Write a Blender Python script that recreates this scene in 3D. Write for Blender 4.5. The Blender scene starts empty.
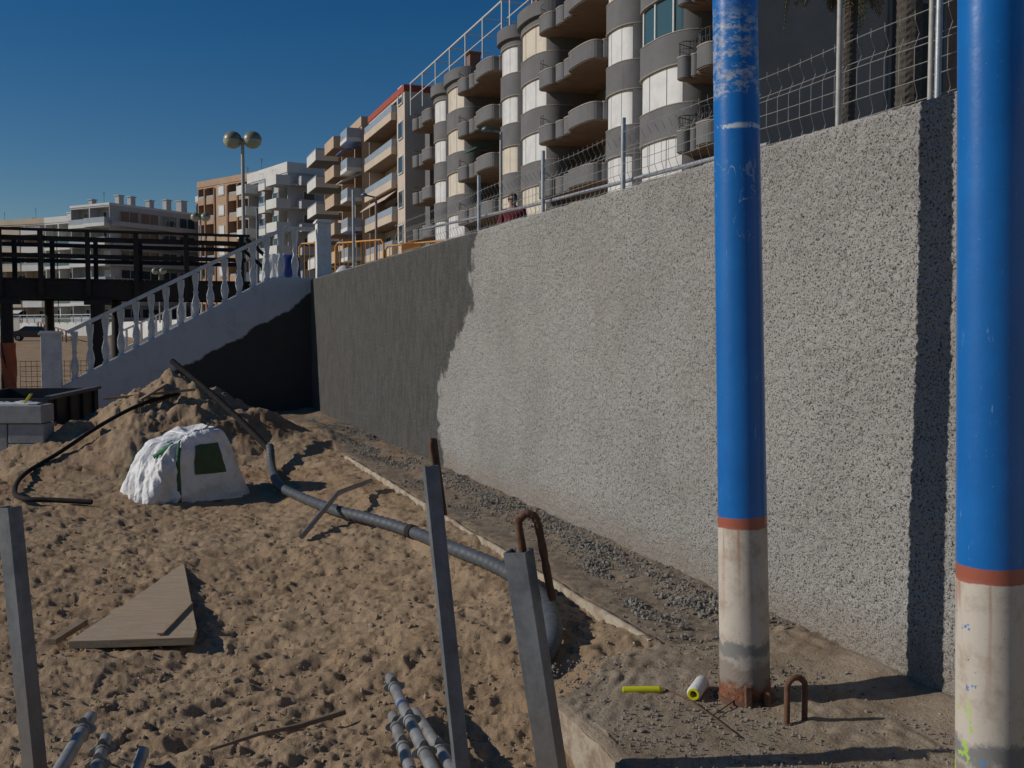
import bpy, math, random
import numpy as np
from mathutils import Vector, Matrix, noise as mnoise
R = math.radians
random.seed(7); rng = np.random.default_rng(7)
S = bpy.context.scene
COL = S.collection
# ------------------------------------------------------------------ camera
F = 995.0; CH = 1.7; PITCH = math.atan(54/F)
cam = bpy.data.cameras.new('camera'); camo = bpy.data.objects.new('camera', cam); COL.objects.link(camo)
cam.sensor_width = 36; cam.lens = F/1024*36; cam.clip_start = 0.05; cam.clip_end = 6000
camo.location = (0, 0, CH); camo.rotation_euler = (math.pi/2-PITCH, 0, 0)
S.camera = camo
def ray(px, py):
    x = (px-512)/F; y = (384-py)/F; c, s = math.cos(PITCH), math.sin(PITCH)
    return Vector((x, c+y*s, -s+y*c))
def gp(px, py, Z=0.0):                       # the spot on the level Z seen there
    d = ray(px, py); t = (Z-CH)/d.z
    return Vector((d.x*t, d.y*t, Z))
def dp(px, py, Y):                           # the spot at distance Y
    d = ray(px, py); t = Y/d.y
    return Vector((d.x*t, Y, CH+d.z*t))
# ------------------------------------------------------------------ wall frame: x = inland, y = along the wall
_n = gp(925, 690); _f = gp(313, 410)
_d = Vector((_f.x-_n.x, _f.y-_n.y)).normalized(); D = Vector((_d.x, _d.y, 0)); P = Vector((_d.y, -_d.x, 0))
WA = math.atan2(P.y, P.x); VW = _n.dot(P); UF = _f.dot(D)
def W(v, u, z=0.0): return P*v + D*u + Vector((0, 0, z))
def toW(p): return p.dot(P), p.dot(D)
print('wall', math.degrees(WA), VW, UF)
# ------------------------------------------------------------------ numpy noise
_tab = rng.random((256, 256))
def vn(x, y, s=0):
    x = np.asarray(x, float)+s*17.3; y = np.asarray(y, float)+s*9.7
    ix = np.floor(x).astype(int); iy = np.floor(y).astype(int)
    fx = x-ix; fy = y-iy; fx = fx*fx*(3-2*fx); fy = fy*fy*(3-2*fy)
    a = _tab[ix % 256, iy % 256]; b = _tab[(ix+1) % 256, iy % 256]
    c = _tab[ix % 256, (iy+1) % 256]; d = _tab[(ix+1) % 256, (iy+1) % 256]
    return (a*(1-fx)+b*fx)*(1-fy)+(c*(1-fx)+d*fx)*fy
def fbm(x, y, o=3, s=0):
    t = 0; a = .5
    for i in range(o): t = t+a*(vn(x*2**i, y*2**i, s+i)-.5)*2; a *= .5
    return t
def sst(a, b, x):
    t = np.clip((x-a)/(b-a), 0, 1); return t*t*(3-2*t)
def dents(x, y, cell, r, s=0, asp=1.0, ang=0.0):
    c, sn = math.cos(ang), math.sin(ang); xr = (x*c+y*sn)/asp; yr = -x*sn+y*c
    ix = np.floor(xr/cell).astype(int); iy = np.floor(yr/cell).astype(int); best = np.full(np.shape(x), 9.0)
    for i in (-1, 0, 1):
        for j in (-1, 0, 1):
            a = (ix+i+s*13) % 256; b = (iy+j+s*7) % 256
            cx = (ix+i+.15+.7*_tab[a, b])*cell; cy = (iy+j+.15+.7*_tab[b, (a+91) % 256])*cell
            rr = r*(.5+.9*_tab[(a+33) % 256, (b+51) % 256])
            best = np.minimum(best, np.hypot(xr-cx, yr-cy)/rr)
    return 1-sst(.35, 1.0, best)
# ------------------------------------------------------------------ tagging
def tag(o, label=None, cat=None, group=None, kind=None):
    if label: o['label'] = label
    if cat: o['category'] = cat
    if group: o['group'] = group
    if kind: o['kind'] = kind
    return o
def empty(name, label, cat, loc=(0, 0, 0), rz=0.0, group=None):
    o = bpy.data.objects.new(name, None); COL.objects.link(o); o.empty_display_size = .2
    o.location = loc; o.rotation_euler = (0, 0, rz)
    return tag(o, label, cat, group)
# ------------------------------------------------------------------ mesh builder
class MB:
    def __init__(s): s.v = []; s.f = []; s.sm = []
    def add(s, vs, fs, smooth=False):
        o = len(s.v); s.v += [tuple(q) for q in vs]; s.f += [tuple(o+i for i in f) for f in fs]; s.sm += [smooth]*len(fs); return s
    def box(s, a, b, m=None):
        x0, y0, z0 = a; x1, y1, z1 = b
        vs = [(x0,y0,z0),(x1,y0,z0),(x1,y1,z0),(x0,y1,z0),(x0,y0,z1),(x1,y0,z1),(x1,y1,z1),(x0,y1,z1)]
        if m: vs = [m @ Vector(q) for q in vs]
        return s.add(vs, [(0,3,2,1),(4,5,6,7),(0,1,5,4),(1,2,6,5),(2,3,7,6),(3,0,4,7)])
    def beam(s, p, q, w, h, up=(0, 0, 1)):
        p = Vector(p); q = Vector(q); d = q-p; L = d.length; d.normalize(); u = Vector(up)
        r = d.cross(u); r.normalize(); u = r.cross(d)
        m = Matrix((r, d, u)).transposed().to_4x4(); m.translation = p
        return s.box((-w/2, 0, -h/2), (w/2, L, h/2), m)
    def tube(s, pts, r, n=8, cap=True, smooth=True, rf=None):
        pts = [Vector(p) for p in pts]; N = len(pts); vs = []; fs = []
        t0 = (pts[1]-pts[0]).normalized(); ref = Vector((0, 0, 1)) if abs(t0.z) < .9 else Vector((1, 0, 0))
        u = t0.cross(ref).normalized()
        for i, p in enumerate(pts):
            t = (pts[min(i+1, N-1)]-pts[max(i-1, 0)]).normalized()
            u = (u-t*u.dot(t)).normalized(); w = t.cross(u)
            rr = rf(i, N) if rf else r
            for k in range(n):
                a = 2*math.pi*k/n; vs.append(p+(u*math.cos(a)+w*math.sin(a))*rr)
        for i in range(N-1):
            for k in range(n):
                a = i*n+k; b = i*n+(k+1) % n; fs.append((a, b, b+n, a+n))
        s.add(vs, fs, smooth)
        if cap:
            s.add(vs[:n], [tuple(range(n-1, -1, -1))]); s.add(vs[-n:], [tuple(range(n))])
        return s
    def lathe(s, prof, c=(0, 0, 0), n=16, smooth=True, cap=True, wob=0):
        vs = []; fs = []; N = len(prof)
        for j, (r, z) in enumerate(prof):
            for k in range(n):
                a = 2*math.pi*k/n; rr = r*(1+wob*(random.random()-.5)); vs.append((c[0]+rr*math.cos(a), c[1]+rr*math.sin(a), c[2]+z))
        for i in range(N-1):
            for k in range(n):
                a = i*n+k; b = i*n+(k+1) % n; fs.append((a, b, b+n, a+n))
        s.add(vs, fs, smooth)
        if cap: s.add(vs[:n], [tuple(range(n-1, -1, -1))]); s.add(vs[-n:], [tuple(range(n))])
        return s
    def prism(s, out, z0, z1, smooth=False):   # outline in xy
        n = len(out); vs = [(x, y, z0) for x, y in out]+[(x, y, z1) for x, y in out]
        s.add(vs, [(i, (i+1) % n, n+(i+1) % n, n+i) for i in range(n)], smooth)
        s.add(vs[:n], [tuple(range(n-1, -1, -1))]); s.add(vs[n:], [tuple(range(n))]); return s
    def build(s, name, mat, parent=None, loc=None, rz=0.0, bevel=0, recalc=True):
        me = bpy.data.meshes.new(name); me.from_pydata(s.v, [], s.f); me.polygons.foreach_set('use_smooth', s.sm)
        if recalc:
            import bmesh
            bm = bmesh.new(); bm.from_mesh(me); bmesh.ops.recalc_face_normals(bm, faces=bm.faces); bm.to_mesh(me); bm.free()
        for m in (mat if isinstance(mat, (list, tuple)) else [mat]): me.materials.append(m)
        o = bpy.data.objects.new(name, me); COL.objects.link(o)
        if parent: o.parent = parent
        if loc is not None: o.location = loc
        if rz: o.rotation_euler = (0, 0, rz)
        if bevel:
            b = o.modifiers.new('bevel', 'BEVEL'); b.width = bevel; b.segments = 2; b.limit_method = 'ANGLE'
        return o
def gridmesh(name, X, Y, Z, mat, smooth=True, flip=False):
    n, m = X.shape; co = np.stack([X, Y, Z], -1).reshape(-1, 3).astype(np.float32)
    i = np.arange(n*m).reshape(n, m); q = np.stack([i[:-1, :-1], i[:-1, 1:], i[1:, 1:], i[1:, :-1]], -1).reshape(-1, 4)
    if flip: q = q[:, ::-1]
    me = bpy.data.meshes.new(name); me.vertices.add(n*m); me.vertices.foreach_set('co', co.ravel())
    me.loops.add(q.size); me.loops.foreach_set('vertex_index', q.ravel().astype(np.int32))
    me.polygons.add(len(q)); me.polygons.foreach_set('loop_start', (np.arange(len(q))*4).astype(np.int32))
    try: me.polygons.foreach_set('loop_total', np.full(len(q), 4, np.int32))
    except Exception: pass
    me.update(calc_edges=True); me.polygons.foreach_set('use_smooth', np.full(len(q), smooth)); me.validate()
    me.materials.append(mat); o = bpy.data.objects.new(name, me); COL.objects.link(o); return o
def copy_tree(o, parent=None):
    c = o.copy(); COL.objects.link(c)
    if parent: c.parent = parent
    for ch in list(o.children): copy_tree(ch, c)
    return c
# ------------------------------------------------------------------ materials
class NT:
    def __init__(s, name):
        s.m = bpy.data.materials.new(name); s.m.use_nodes = True; s.t = s.m.node_tree; s.b = s.t.nodes['Principled BSDF']
        s.co = s.t.nodes.new('ShaderNodeTexCoord').outputs['Object']
    def n(s, ty, **k):
        x = s.t.nodes.new(ty)
        for a, b in k.items(): setattr(x, a, b)
        return x
    def L(s, a, b): s.t.links.new(a, b)
    def map(s, scale=(1, 1, 1), rot=(0, 0, 0), loc=(0, 0, 0)):
        x = s.n('ShaderNodeMapping'); s.L(s.co, x.inputs[0]); x.inputs['Scale'].default_value = scale; x.inputs['Rotation'].default_value = rot; x.inputs['Location'].default_value = loc; return x.outputs[0]
    def noise(s, sc, det=4, rough=.6, vec=None, dist=0):
        x = s.n('ShaderNodeTexNoise'); x.inputs['Scale'].default_value = sc; x.inputs['Detail'].default_value = det; x.inputs['Roughness'].default_value = rough; x.inputs['Distortion'].default_value = dist
        s.L(vec or s.co, x.inputs['Vector']); return x.outputs['Fac']
    def vor(s, sc, vec=None, feat='F1'):
        x = s.n('ShaderNodeTexVoronoi', feature=feat); x.inputs['Scale'].default_value = sc; s.L(vec or s.co, x.inputs['Vector']); return x.outputs['Distance']
    def ss(s, val, a, b, lo=0.0, hi=1.0):
        x = s.n('ShaderNodeMapRange'); x.interpolation_type = 'SMOOTHSTEP'; s.L(val, x.inputs[0])
        for i, q in enumerate((a, b, lo, hi)): x.inputs[i+1].default_value = q
        return x.outputs[0]
    def math(s, op, a, b=None):
        x = s.n('ShaderNodeMath', operation=op)
        for i, q in enumerate((a, b)):
            if q is None: continue
            if isinstance(q, (int, float)): x.inputs[i].default_value = q
            else: s.L(q, x.inputs[i])
        return x.outputs[0]
    def mix(s, fac, a, b, mode='MIX'):
        x = s.n('ShaderNodeMix', data_type='RGBA', blend_type=mode)
        if isinstance(fac, (int, float)): x.inputs[0].default_value = fac
        else: s.L(fac, x.inputs[0])
        for i, q in ((6, a), (7, b)):
            if isinstance(q, tuple): x.inputs[i].default_value = (*q[:3], 1)
            else: s.L(q, x.inputs[i])
        return x.outputs[2]
    def sep(s):
        x = s.n('ShaderNodeSeparateXYZ'); s.L(s.co, x.inputs[0]); return x.outputs
    def bump(s, h, st=.5, d=.01):
        x = s.n('ShaderNodeBump'); x.inputs['Strength'].default_value = st; x.inputs['Distance'].default_value = d; s.L(h, x.inputs['Height'])
        prev = s.b.inputs['Normal'].links
        if prev: s.L(prev[0].from_socket, x.inputs['Normal'])
        s.L(x.outputs[0], s.b.inputs['Normal'])
    def col(s, c):
        if isinstance(c, tuple): s.b.inputs['Base Color'].default_value = (*c, 1)
        else: s.L(c, s.b.inputs['Base Color'])
        return s
    def rough(s, r): 
        if isinstance(r, (int, float)): s.b.inputs['Roughness'].default_value = r
        else: s.L(r, s.b.inputs['Roughness'])
        return s
_mc = {}
def M(name, c1, c2=None, sc=3, rough=.8, bs=40, bd=.004, metal=0, lo=.35, hi=.7, spec=None):
    if name in _mc: return _mc[name]
    t = NT(name); c2 = c2 or tuple(x*.8 for x in c1)
    a = t.noise(sc, 5, .65); t.col(t.mix(t.ss(a, lo, hi), c1, c2)); t.rough(rough)
    t.b.inputs['Metallic'].default_value = metal
    if spec is not None: t.b.inputs['Specular IOR Level'].default_value = spec
    if bd: t.bump(t.noise(bs, 4), .6, bd)
    _mc[name] = t.m; return t.m
def glass(name, c, rough=.08):
    t = NT(name); t.col(c); t.rough(rough); t.b.inputs['Specular IOR Level'].default_value = .8; t.bump(t.noise(1.5, 2), .15, .02); return t.m

# sand
t = NT('sand'); big = t.noise(.35, 4); mid = t.noise(5, 6, .7); fine = t.noise(120, 3, .7)
c = t.mix(t.ss(big, .35, .68), (.385, .28, .178), (.335, .232, .14)); c = t.mix(t.ss(mid, .5, .72), c, (.27, .18, .105))
c = t.mix(t.ss(fine, .5, .68, 0, .6), c, (.185, .125, .075)); c = t.mix(t.ss(t.noise(60, 2), .68, .74, 0, .5), c, (.55, .47, .38))
xx_, yy_, zz_ = t.sep(); vv_ = t.math('ADD', t.math('MULTIPLY', xx_, P.x), t.math('MULTIPLY', yy_, P.y)); vv_ = t.math('ADD', vv_, t.math('MULTIPLY', t.math('SUBTRACT', t.noise(3, 5, .7), .5), .5)); soil = t.mix(t.ss(t.noise(9, 5, .7), .4, .62), (.27, .215, .155), (.17, .14, .108)); c = t.mix(t.ss(vv_, 2.5, 2.75), c, soil)
damp = t.math('MULTIPLY', t.ss(t.noise(.9, 5, .7), .48, .62, 0, .6), t.ss(yy_, 8.5, 13)); c = t.mix(damp, c, (.25, .145, .08))
t.col(c).rough(.95); t.b.inputs['Specular IOR Level'].default_value = .15
t.bump(mid, .4, .03); t.bump(t.noise(24, 6, .78), .9, .016); t.bump(fine, .8, .006); SAND = t.m
# moist excavated sand tint happens by noise; concrete slab
t = NT('slab_concrete'); a = t.noise(2.2, 6, .7); f = t.noise(70, 4, .75)
c = t.mix(t.ss(a, .4, .62), (.34, .275, .20), (.25, .19, .13)); c = t.mix(t.ss(f, .52, .68, 0, .7), c, (.12, .10, .085)); c = t.mix(t.ss(t.noise(26, 3), .62, .70, 0, .6), c, (.24, .23, .21))
t.col(c).rough(.95); t.b.inputs['Specular IOR Level'].default_value = .15; t.bump(f, .9, .01); t.bump(t.noise(14, 5, .7), .6, .02); SLAB = t.m
t = NT('kerb_concrete'); a = t.noise(6, 6, .7); t.col(t.mix(t.ss(a, .42, .62), (.42, .36, .27), (.27, .20, .14))).rough(.95); t.bump(t.noise(45, 5, .75), .9, .012); KERB = t.m
# roughcast wall: x=0 face, object y = along, z = up
t = NT('roughcast_render'); x, y, z = t.sep()
nz = t.noise(1.6, 4, .6); edge = t.math('SUBTRACT', t.math('ADD', y, t.math('ADD', t.math('MULTIPLY', t.math('SUBTRACT', nz, .5), 1.1), t.math('MULTIPLY', t.math('SUBTRACT', t.noise(9, 4, .7), .5), .35))), t.ss(z, 1.0, 2.15, 11.7, 10.4))
mask = t.ss(edge, -.06, .06)
lump = t.vor(60); f = t.noise(88, 3, .62); pit = t.ss(f, .40, .455)
light = t.mix(t.ss(t.noise(1.1, 4), .35, .7), (.42, .405, .38), (.35, .338, .315)); light = t.mix(t.ss(t.noise(24, 3, .6), .5, .7, 0, .35), light, (.24, .232, .215))
light = t.mix(pit, (.075, .073, .068), light); light = t.mix(t.ss(lump, .0, .5, .5, 0), light, (.60, .58, .55)); light = t.mix(t.ss(t.noise(.9, 6, .7, t.map((1, 1.3, .5), loc=(3, 3, 3))), .52, .66, 0, .3), light, (.27, .25, .22)); light = t.mix(t.math('MULTIPLY', t.ss(t.noise(3.2, 5, .7, t.map((1, 1.6, .22), loc=(5, 1, 2))), .56, .7, 0, .35), t.ss(z, 1.2, 2.7)), light, (.50, .48, .45))  # dark pits mix crevice dirt with crevice shade painted into the colour
dirt = t.math('MULTIPLY', t.ss(t.math('ADD', z, t.math('MULTIPLY', t.noise(2.5, 5, .7), .5)), .25, .65, 1, 0), .55)
light = t.mix(dirt, light, (.27, .22, .165))
streak = t.noise(6, 5, .7, t.map((1, 1.6, .6)))
dark = t.mix(t.ss(streak, .35, .65), (.125, .122, .115), (.088, .086, .080)); dark = t.mix(t.ss(t.noise(50, 3), .5, .62, 0, .6), dark, (.055, .052, .046)); dark = t.mix(t.ss(t.noise(38, 3, .6, t.map(loc=(3, 1, 2))), .58, .68, 0, .5), dark, (.18, .17, .155))
cc = t.mix(mask, light, dark)
cc = t.mix(t.ss(z, 2.752, 2.768, 0, .6), cc, (.5, .47, .43))
t.col(cc).rough(.95); t.b.inputs['Specular IOR Level'].default_value = .15; t.bump(f, 1.0, .02); t.bump(t.noise(160, 3, .7), .6, .005); ROUGHCAST = t.m
# stair paint: white paint over fresh dark render low down; object x = v (inland), z up
t = NT('stair_paint'); x, y, z = t.sep()
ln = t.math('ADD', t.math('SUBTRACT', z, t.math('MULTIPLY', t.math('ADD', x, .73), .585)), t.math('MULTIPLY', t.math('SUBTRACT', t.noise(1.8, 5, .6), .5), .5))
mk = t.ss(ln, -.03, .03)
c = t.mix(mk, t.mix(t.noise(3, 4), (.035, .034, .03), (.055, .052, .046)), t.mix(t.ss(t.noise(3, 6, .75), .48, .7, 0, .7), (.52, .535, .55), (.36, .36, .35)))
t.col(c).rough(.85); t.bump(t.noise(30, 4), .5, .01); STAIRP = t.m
WHITE = M('white_masonry_paint', (.70, .695, .68), (.55, .54, .52), 6)
# blue poles
def pole_mat(name, z0, patch, seed):
    t = NT(name); x, y, z = t.sep(); mp = t.map(loc=(seed, 0, 0)); edgen = t.math('ADD', z, t.math('MULTIPLY', t.math('SUBTRACT', t.noise(9, 3, .6, mp), .5), .03))
    blue = t.mix(t.ss(t.noise(4, 4, .6, mp), .4, .7), (.004, .125, .41), (.006, .145, .46))
    blue = t.mix(t.ss(t.noise(34, 6, .75, t.map((1, 1, .25), loc=(seed, 3, 1))), .64, .70, 0, .55), blue, (.25, .38, .55))
    blue = t.mix(t.ss(t.noise(120, 3), .68, .74, 0, .5), blue, (.35, .45, .55))
    if patch:
        band = t.math('MULTIPLY', t.ss(z, 2.72, 2.75), t.ss(z, 3.02, 3.20, 1, 0)); pn = t.ss(t.noise(15, 8, .82, t.map((1, 1, 1.9), loc=(2, 0, 5))), .47, .55, 0, .85)
        blue = t.mix(t.math('MULTIPLY', band, pn), blue, t.mix(t.ss(t.noise(22, 5), .4, .6), (.42, .45, .50), (.26, .30, .38)))
        vr = t.math('ABSOLUTE', t.math('SUBTRACT', t.noise(9, 2, .5, t.map((1, 1, .55), loc=(4, 2, 1)), 1.5), .5)); sc_ = t.math('MULTIPLY', t.math('MULTIPLY', t.ss(vr, .004, .012, 1, 0), t.ss(t.noise(13, 3, .6), .50, .54)), t.math('MULTIPLY', t.ss(z, 2.08, 2.12), t.ss(z, 2.46, 2.50, 1, 0))); blue = t.mix(t.math('MULTIPLY', sc_, .5), blue, (.35, .45, .55))
        ring = t.math('MULTIPLY', t.math('MULTIPLY', t.ss(edgen, 2.585, 2.595), t.ss(edgen, 2.605, 2.615, 1, 0)), t.ss(t.noise(16, 3), .42, .5)); blue = t.mix(ring, blue, (.5, .55, .6))
    white = t.mix(t.ss(t.noise(7, 6, .7, mp), .45, .68), (.52, .47, .40), (.38, .31, .24)); white = t.mix(t.ss(t.noise(55, 4, .7), .66, .72), white, (.14, .10, .08))
    runs = t.math('MULTIPLY', t.ss(t.noise(14, 3, .5, t.map((1, 1, .06), loc=(seed, 1, 0))), .56, .66), t.ss(z, z0-.5, z0, 0, .8)); white = t.mix(runs, white, (.33, .15, .10))
    low = t.math('ADD', z, t.math('MULTIPLY', t.math('SUBTRACT', t.noise(12, 5, .7, mp), .5), .16))
    white = t.mix(t.ss(low, .17, .22, 1, 0), white, (.24, .20, .165)); white = t.mix(t.math('MULTIPLY', t.ss(low, .19, .23), t.ss(low, .27, .30, 1, 0)), white, (.2, .2, .19))
    white = t.mix(t.ss(low, .07, .11, 1, 0), white, t.mix(t.ss(t.noise(30, 5, .7), .4, .6), (.27, .10, .04), (.10, .05, .035)))
    if not patch:
        g = t.math('MULTIPLY', t.ss(t.noise(11, 4, .6, t.map(loc=(9, 4, 7))), .60, .64), t.ss(z, .5, .3, 0, 1)); white = t.mix(g, white, (.35, .55, .08))
        g = t.ss(t.noise(15, 4, .6, t.map(loc=(1, 8, 2))), .66, .68); white = t.mix(g, white, (.12, .22, .42))
    c = t.mix(t.ss(edgen, z0, z0+.006), white, (.33, .10, .065)); c = t.mix(t.ss(edgen, z0+.052, z0+.058), c, blue)
    t.col(c); t.rough(t.mix(t.ss(z, z0, z0+.02), (.75, .75, .75), (.32, .32, .32)))
    t.bump(t.noise(5, 4, .6), .25, .01); t.bump(t.noise(40, 4, .6), .12, .002); t.bump(t.math('MULTIPLY', t.noise(30, 5, .7), t.ss(z, .2, .0)), 1.0, .02); return t.m
GALV = M('galvanised_steel', (.42, .43, .44), (.30, .31, .32), 14, .42, 60, .001, metal=.4)
GALVD = M('weathered_galvanised_profile', (.17, .19, .215), (.11, .125, .145), 9, .45, 50, .0015, metal=.35)
tG = NT('weathered_galvanised_profile'); cG = tG.mix(tG.ss(tG.noise(9, 5, .7), .35, .68), (.19, .205, .225), (.115, .13, .15)); cG = tG.mix(tG.ss(tG.noise(14, 5, .75, tG.map((1, 1, .12))), .52, .68, 0, .6), cG, (.27, .27, .26)); cG = tG.mix(tG.ss(tG.noise(11, 6, .75, tG.map((1, 1, .5), loc=(4, 2, 0))), .62, .68), cG, (.17, .105, .07)); cG = tG.mix(tG.ss(tG.sep()[2], .75, .2, 0, .45), cG, (.20, .155, .11)); tG.col(cG).rough(.5); tG.b.inputs['Metallic'].default_value = .3; tG.bump(tG.noise(50, 4), .6, .0015); GALVD = tG.m
TUBE = M('scaffold_tube_steel', (.33, .335, .33), (.20, .19, .175), 12, .5, 60, .0015, metal=.4)
RUST = M('rusty_steel', (.10, .05, .032), (.16, .075, .04), 30, .9, 90, .004)
CREAMPOST = M('pale_painted_steel', (.42, .40, .36), (.33, .31, .28), 20, .5, 60, .001)
WIRE = M('fence_wire_steel', (.42, .41, .38), (.30, .29, .27), 30, .5, 60, 0, metal=.3)
HOSE = M('grey_black_plastic_hose', (.07, .078, .09), (.05, .055, .06), 12, .55, 80, .002)
HOSED = M('black_plastic_pipe', (.014, .014, .015), (.03, .024, .02), 12, .85, 80, .002, spec=.2)
WOODD = M('dark_creosoted_timber', (.012, .009, .008), (.02, .014, .012), 5, .8, 25, .01)
tP = NT('dusty_plywood'); gr = tP.noise(9, 6, .7, tP.map((.5, 7, 7), rot=(0, 0, .5))); cP = tP.mix(tP.ss(gr, .35, .65), (.40, .31, .21), (.29, .215, .14)); cP = tP.mix(tP.ss(tP.noise(4, 6, .75), .5, .62, 0, .8), cP, (.36, .26, .16)); cP = tP.mix(tP.ss(tP.noise(60, 3, .7), .6, .68, 0, .6), cP, (.17, .12, .08)); tP.col(cP).rough(.9); tP.bump(gr, .5, .004); tP.bump(tP.noise(70, 4), .6, .003); PLY = tP.m
TIMB = M('old_timber', (.25, .18, .12), (.16, .11, .07), 8, .85, 60, .003)
SUN_A, SUN_E, SUN_P, SKY_S, EXPO = 5, 28, 3.4, .056, -.18
# ================================================================== GROUND
MC = gp(176, 470, -.1); MC = Vector((-5.15, 14.9, 0))
def ground(X, Y, det=True):
    X = np.asarray(X, float); Y = np.asarray(Y, float)
    v = X*P.x+Y*P.y; u = X*D.x+Y*D.y
    b = -.20+.15*sst(.6, 2.5, v)*sst(3.2, 5.2, u)+.05*sst(9, 17, Y)
    b = b+.12*fbm(X*.35, Y*.35, 2, 3)*sst(2.6, 1.2, v)*(sst(60, 30, Y))
    b = np.where((v > 2.62) & (u > 4.6) & (u < 21.3), .0+.03*fbm(X*4, Y*4, 2, 5)+.05*sst(.45, .05, np.abs(v-VW)), b)
    b = b+1.15*sst(60, 125, Y)
    if True:                                        # excavated sand heap and its spurs
        wx = X+.35*fbm(X*1.1, Y*1.1, 3, 8); wy = Y+.35*fbm(X*1.1+9, Y*1.1, 3, 9)
        r = np.hypot((wx-MC.x)/1.0, (wy-MC.y)/1.05)
        h = 1.16*np.clip(1-r/2.5, 0, 1)**1.15
        h2 = .62*np.clip(1-np.hypot((wx-(MC.x-.95))/1.5, (wy-(MC.y-.5))/1.2)/1.5, 0, 1)
        h4 = .62*np.clip(1-np.hypot((wx-(MC.x+.9))/1.1, (wy-(MC.y+.3))/1.2)/1.5, 0, 1)
        h3 = .34*np.clip(1-np.hypot((wx-(-3.75))/1.3, (wy-15.2)/2.2)/1.2, 0, 1)
        hh = np.maximum(np.maximum(np.maximum(h, h2), h3), h4)
        hh = hh*(1+.34*fbm(X*2.6, Y*2.6, 6, 11))+.05*np.abs(fbm(X*7, Y*7, 4, 12))*sst(.05, .4, hh); b = b+hh
    b = np.where((u > 4.0) & (v < 2.64) & (u < 13), np.maximum(b, .006-.36*np.clip(2.22-v, 0, 9)*sst(4.0, 4.5, u)-.5*sst(4.4, 4.0, u)-.028*sst(4.7, 5.6, u)), b)
    if det:
        near = sst(40, 14, Y); soft = np.where((v > 2.6) & (u > 4.6), .35, 1.0)*np.where((v > 1.75) & (u < 4.6), .1, 1)
        Xd = X+.10*fbm(X*5, Y*5, 3, 27); Yd = Y+.10*fbm(X*5+7, Y*5, 3, 28)
        d = -.022*dents(Xd, Yd, .42, .16, 1, 1.9, .15)-.020*dents(Xd, Yd, .21, .085, 2, 1.8, -.3)-.015*dents(Xd, Yd, .11, .045, 3, 1.6, .2)
        d = d+.04*fbm(X*2.2, Y*2.2, 3, 21)+.014*np.abs(fbm(Xd*6, Yd*8, 4, 31))-.013*sst(.1, .4, fbm(Xd*13, Yd*17, 3, 33))+.010*fbm(X*26, Y*26, 3, 41)*sst(18, 8, Y)
        rut = .5+.5*np.sin((X*.83-Y*.56)*21+2.2*fbm(X*1.3, Y*1.3, 2, 50)); rm = sst(1.6, .5, np.hypot((X+1.25)/1.0, (Y-4.75)/1.1))
        d = d-.018*sst(.55, .95, rut)*rm*(.6+.8*vn(X*6, Y*6, 4))
        b = b+d*soft*near
    return b
def gz(x, y): return float(ground(np.array([x]), np.array([y]), False)[0])
def onG(px, py, it=6):                              # the spot of the sand seen at a pixel
    Z = -.1; d = ray(px, py)
    for _ in range(it):
        p = gp(px, py, Z); Z = .5*Z+.5*gz(p.x, p.y)
    return Vector((p.x, p.y, gz(p.x, p.y)))
rows = np.concatenate([np.linspace(-60, -2, 10), np.linspace(-1, 2.6, 12), 2.75*np.exp(np.linspace(0, math.log(24/2.75), 560)), 24.5*np.exp(np.linspace(0, math.log(4000/24.5), 130))])
sp = np.linspace(-1, 1, 860)
fine_half = np.clip(.56*rows, 2.2, None)[:, None]; wide = (np.abs(rows)*1.6+9)[:, None]
a = np.abs(sp)[None, :]; kk = .86
off = np.where(a < kk, a/kk*fine_half, fine_half+(wide-fine_half)*((a-kk)/(1-kk))**1.5)
XX = np.sign(sp)[None, :]*off; YY = np.repeat(rows[:, None], len(sp), 1)
XX = XX-.02*YY*0
tag(gridmesh('beach_sand', XX, YY, ground(XX, YY), SAND, flip=False), kind='structure')
# ---- concrete slab by the wall, nearer part wide
uu = np.linspace(-3, 4.62, 520); vv = np.linspace(1.74, VW+.05, 150)
U, V = np.meshgrid(uu, vv, indexing='ij')
Zs = .006*fbm(U*3, V*3, 3, 61)+.007*np.abs(fbm(U*16, V*16, 3, 62))+.035*sst(.42, .02, VW-V)*(.6+.8*vn(U*5, V*5, 63))+.022*sst(.5, .7, vn(U*2.2, V*2.2, 64))*vn(U*20, V*20, 65)
Zs = Zs - .012*(V < 1.76)
umx = 4.16+.46*sst(1.74, 2.4, V); U = -3+(U+3)*(umx+3)/(7.62)
Vn = V+np.where(V < 1.8, 1, 0)*.03*fbm(U*5, U*0, 3, 66); Un = U+np.where(U > 4.55, 1, 0)*.04*fbm(V*5, V*0, 3, 67)
def skirt(A, dz=None):
    A = np.concatenate([A[:1], A, A[-1:]], 0) ; A = np.concatenate([A[:, :1], A, A[:, -1:]], 1); return A
Zk = skirt(Zs); Zk[0, :] = -.4; Zk[-1, :] = -.4; Zk[:, 0] = -.4; Zk[:, -1] = -.4
Vk = skirt(Vn); Uk = skirt(Un)
for k, extra in enumerate((.35, .6, .85)): pass
slab = gridmesh('concrete_pavement', Vk, Uk, Zk, [SLAB][0], flip=False); slab.rotation_euler = (0, 0, WA); tag(slab, kind='structure')
# the worn pale riser of the slab
Us = np.linspace(-3, 4.15, 400); Zr = np.linspace(-.4, -.012, 14); UU, ZZ = np.meshgrid(Us, Zr, indexing='ij')
VV = 1.735+.03*fbm(UU*5, UU*0, 3, 66)+.012*fbm(UU*14, ZZ*14, 3, 70)
o = gridmesh('pavement_riser', VV, UU, ZZ, KERB, flip=True); o.rotation_euler = (0, 0, WA); tag(o, kind='structure')
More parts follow.
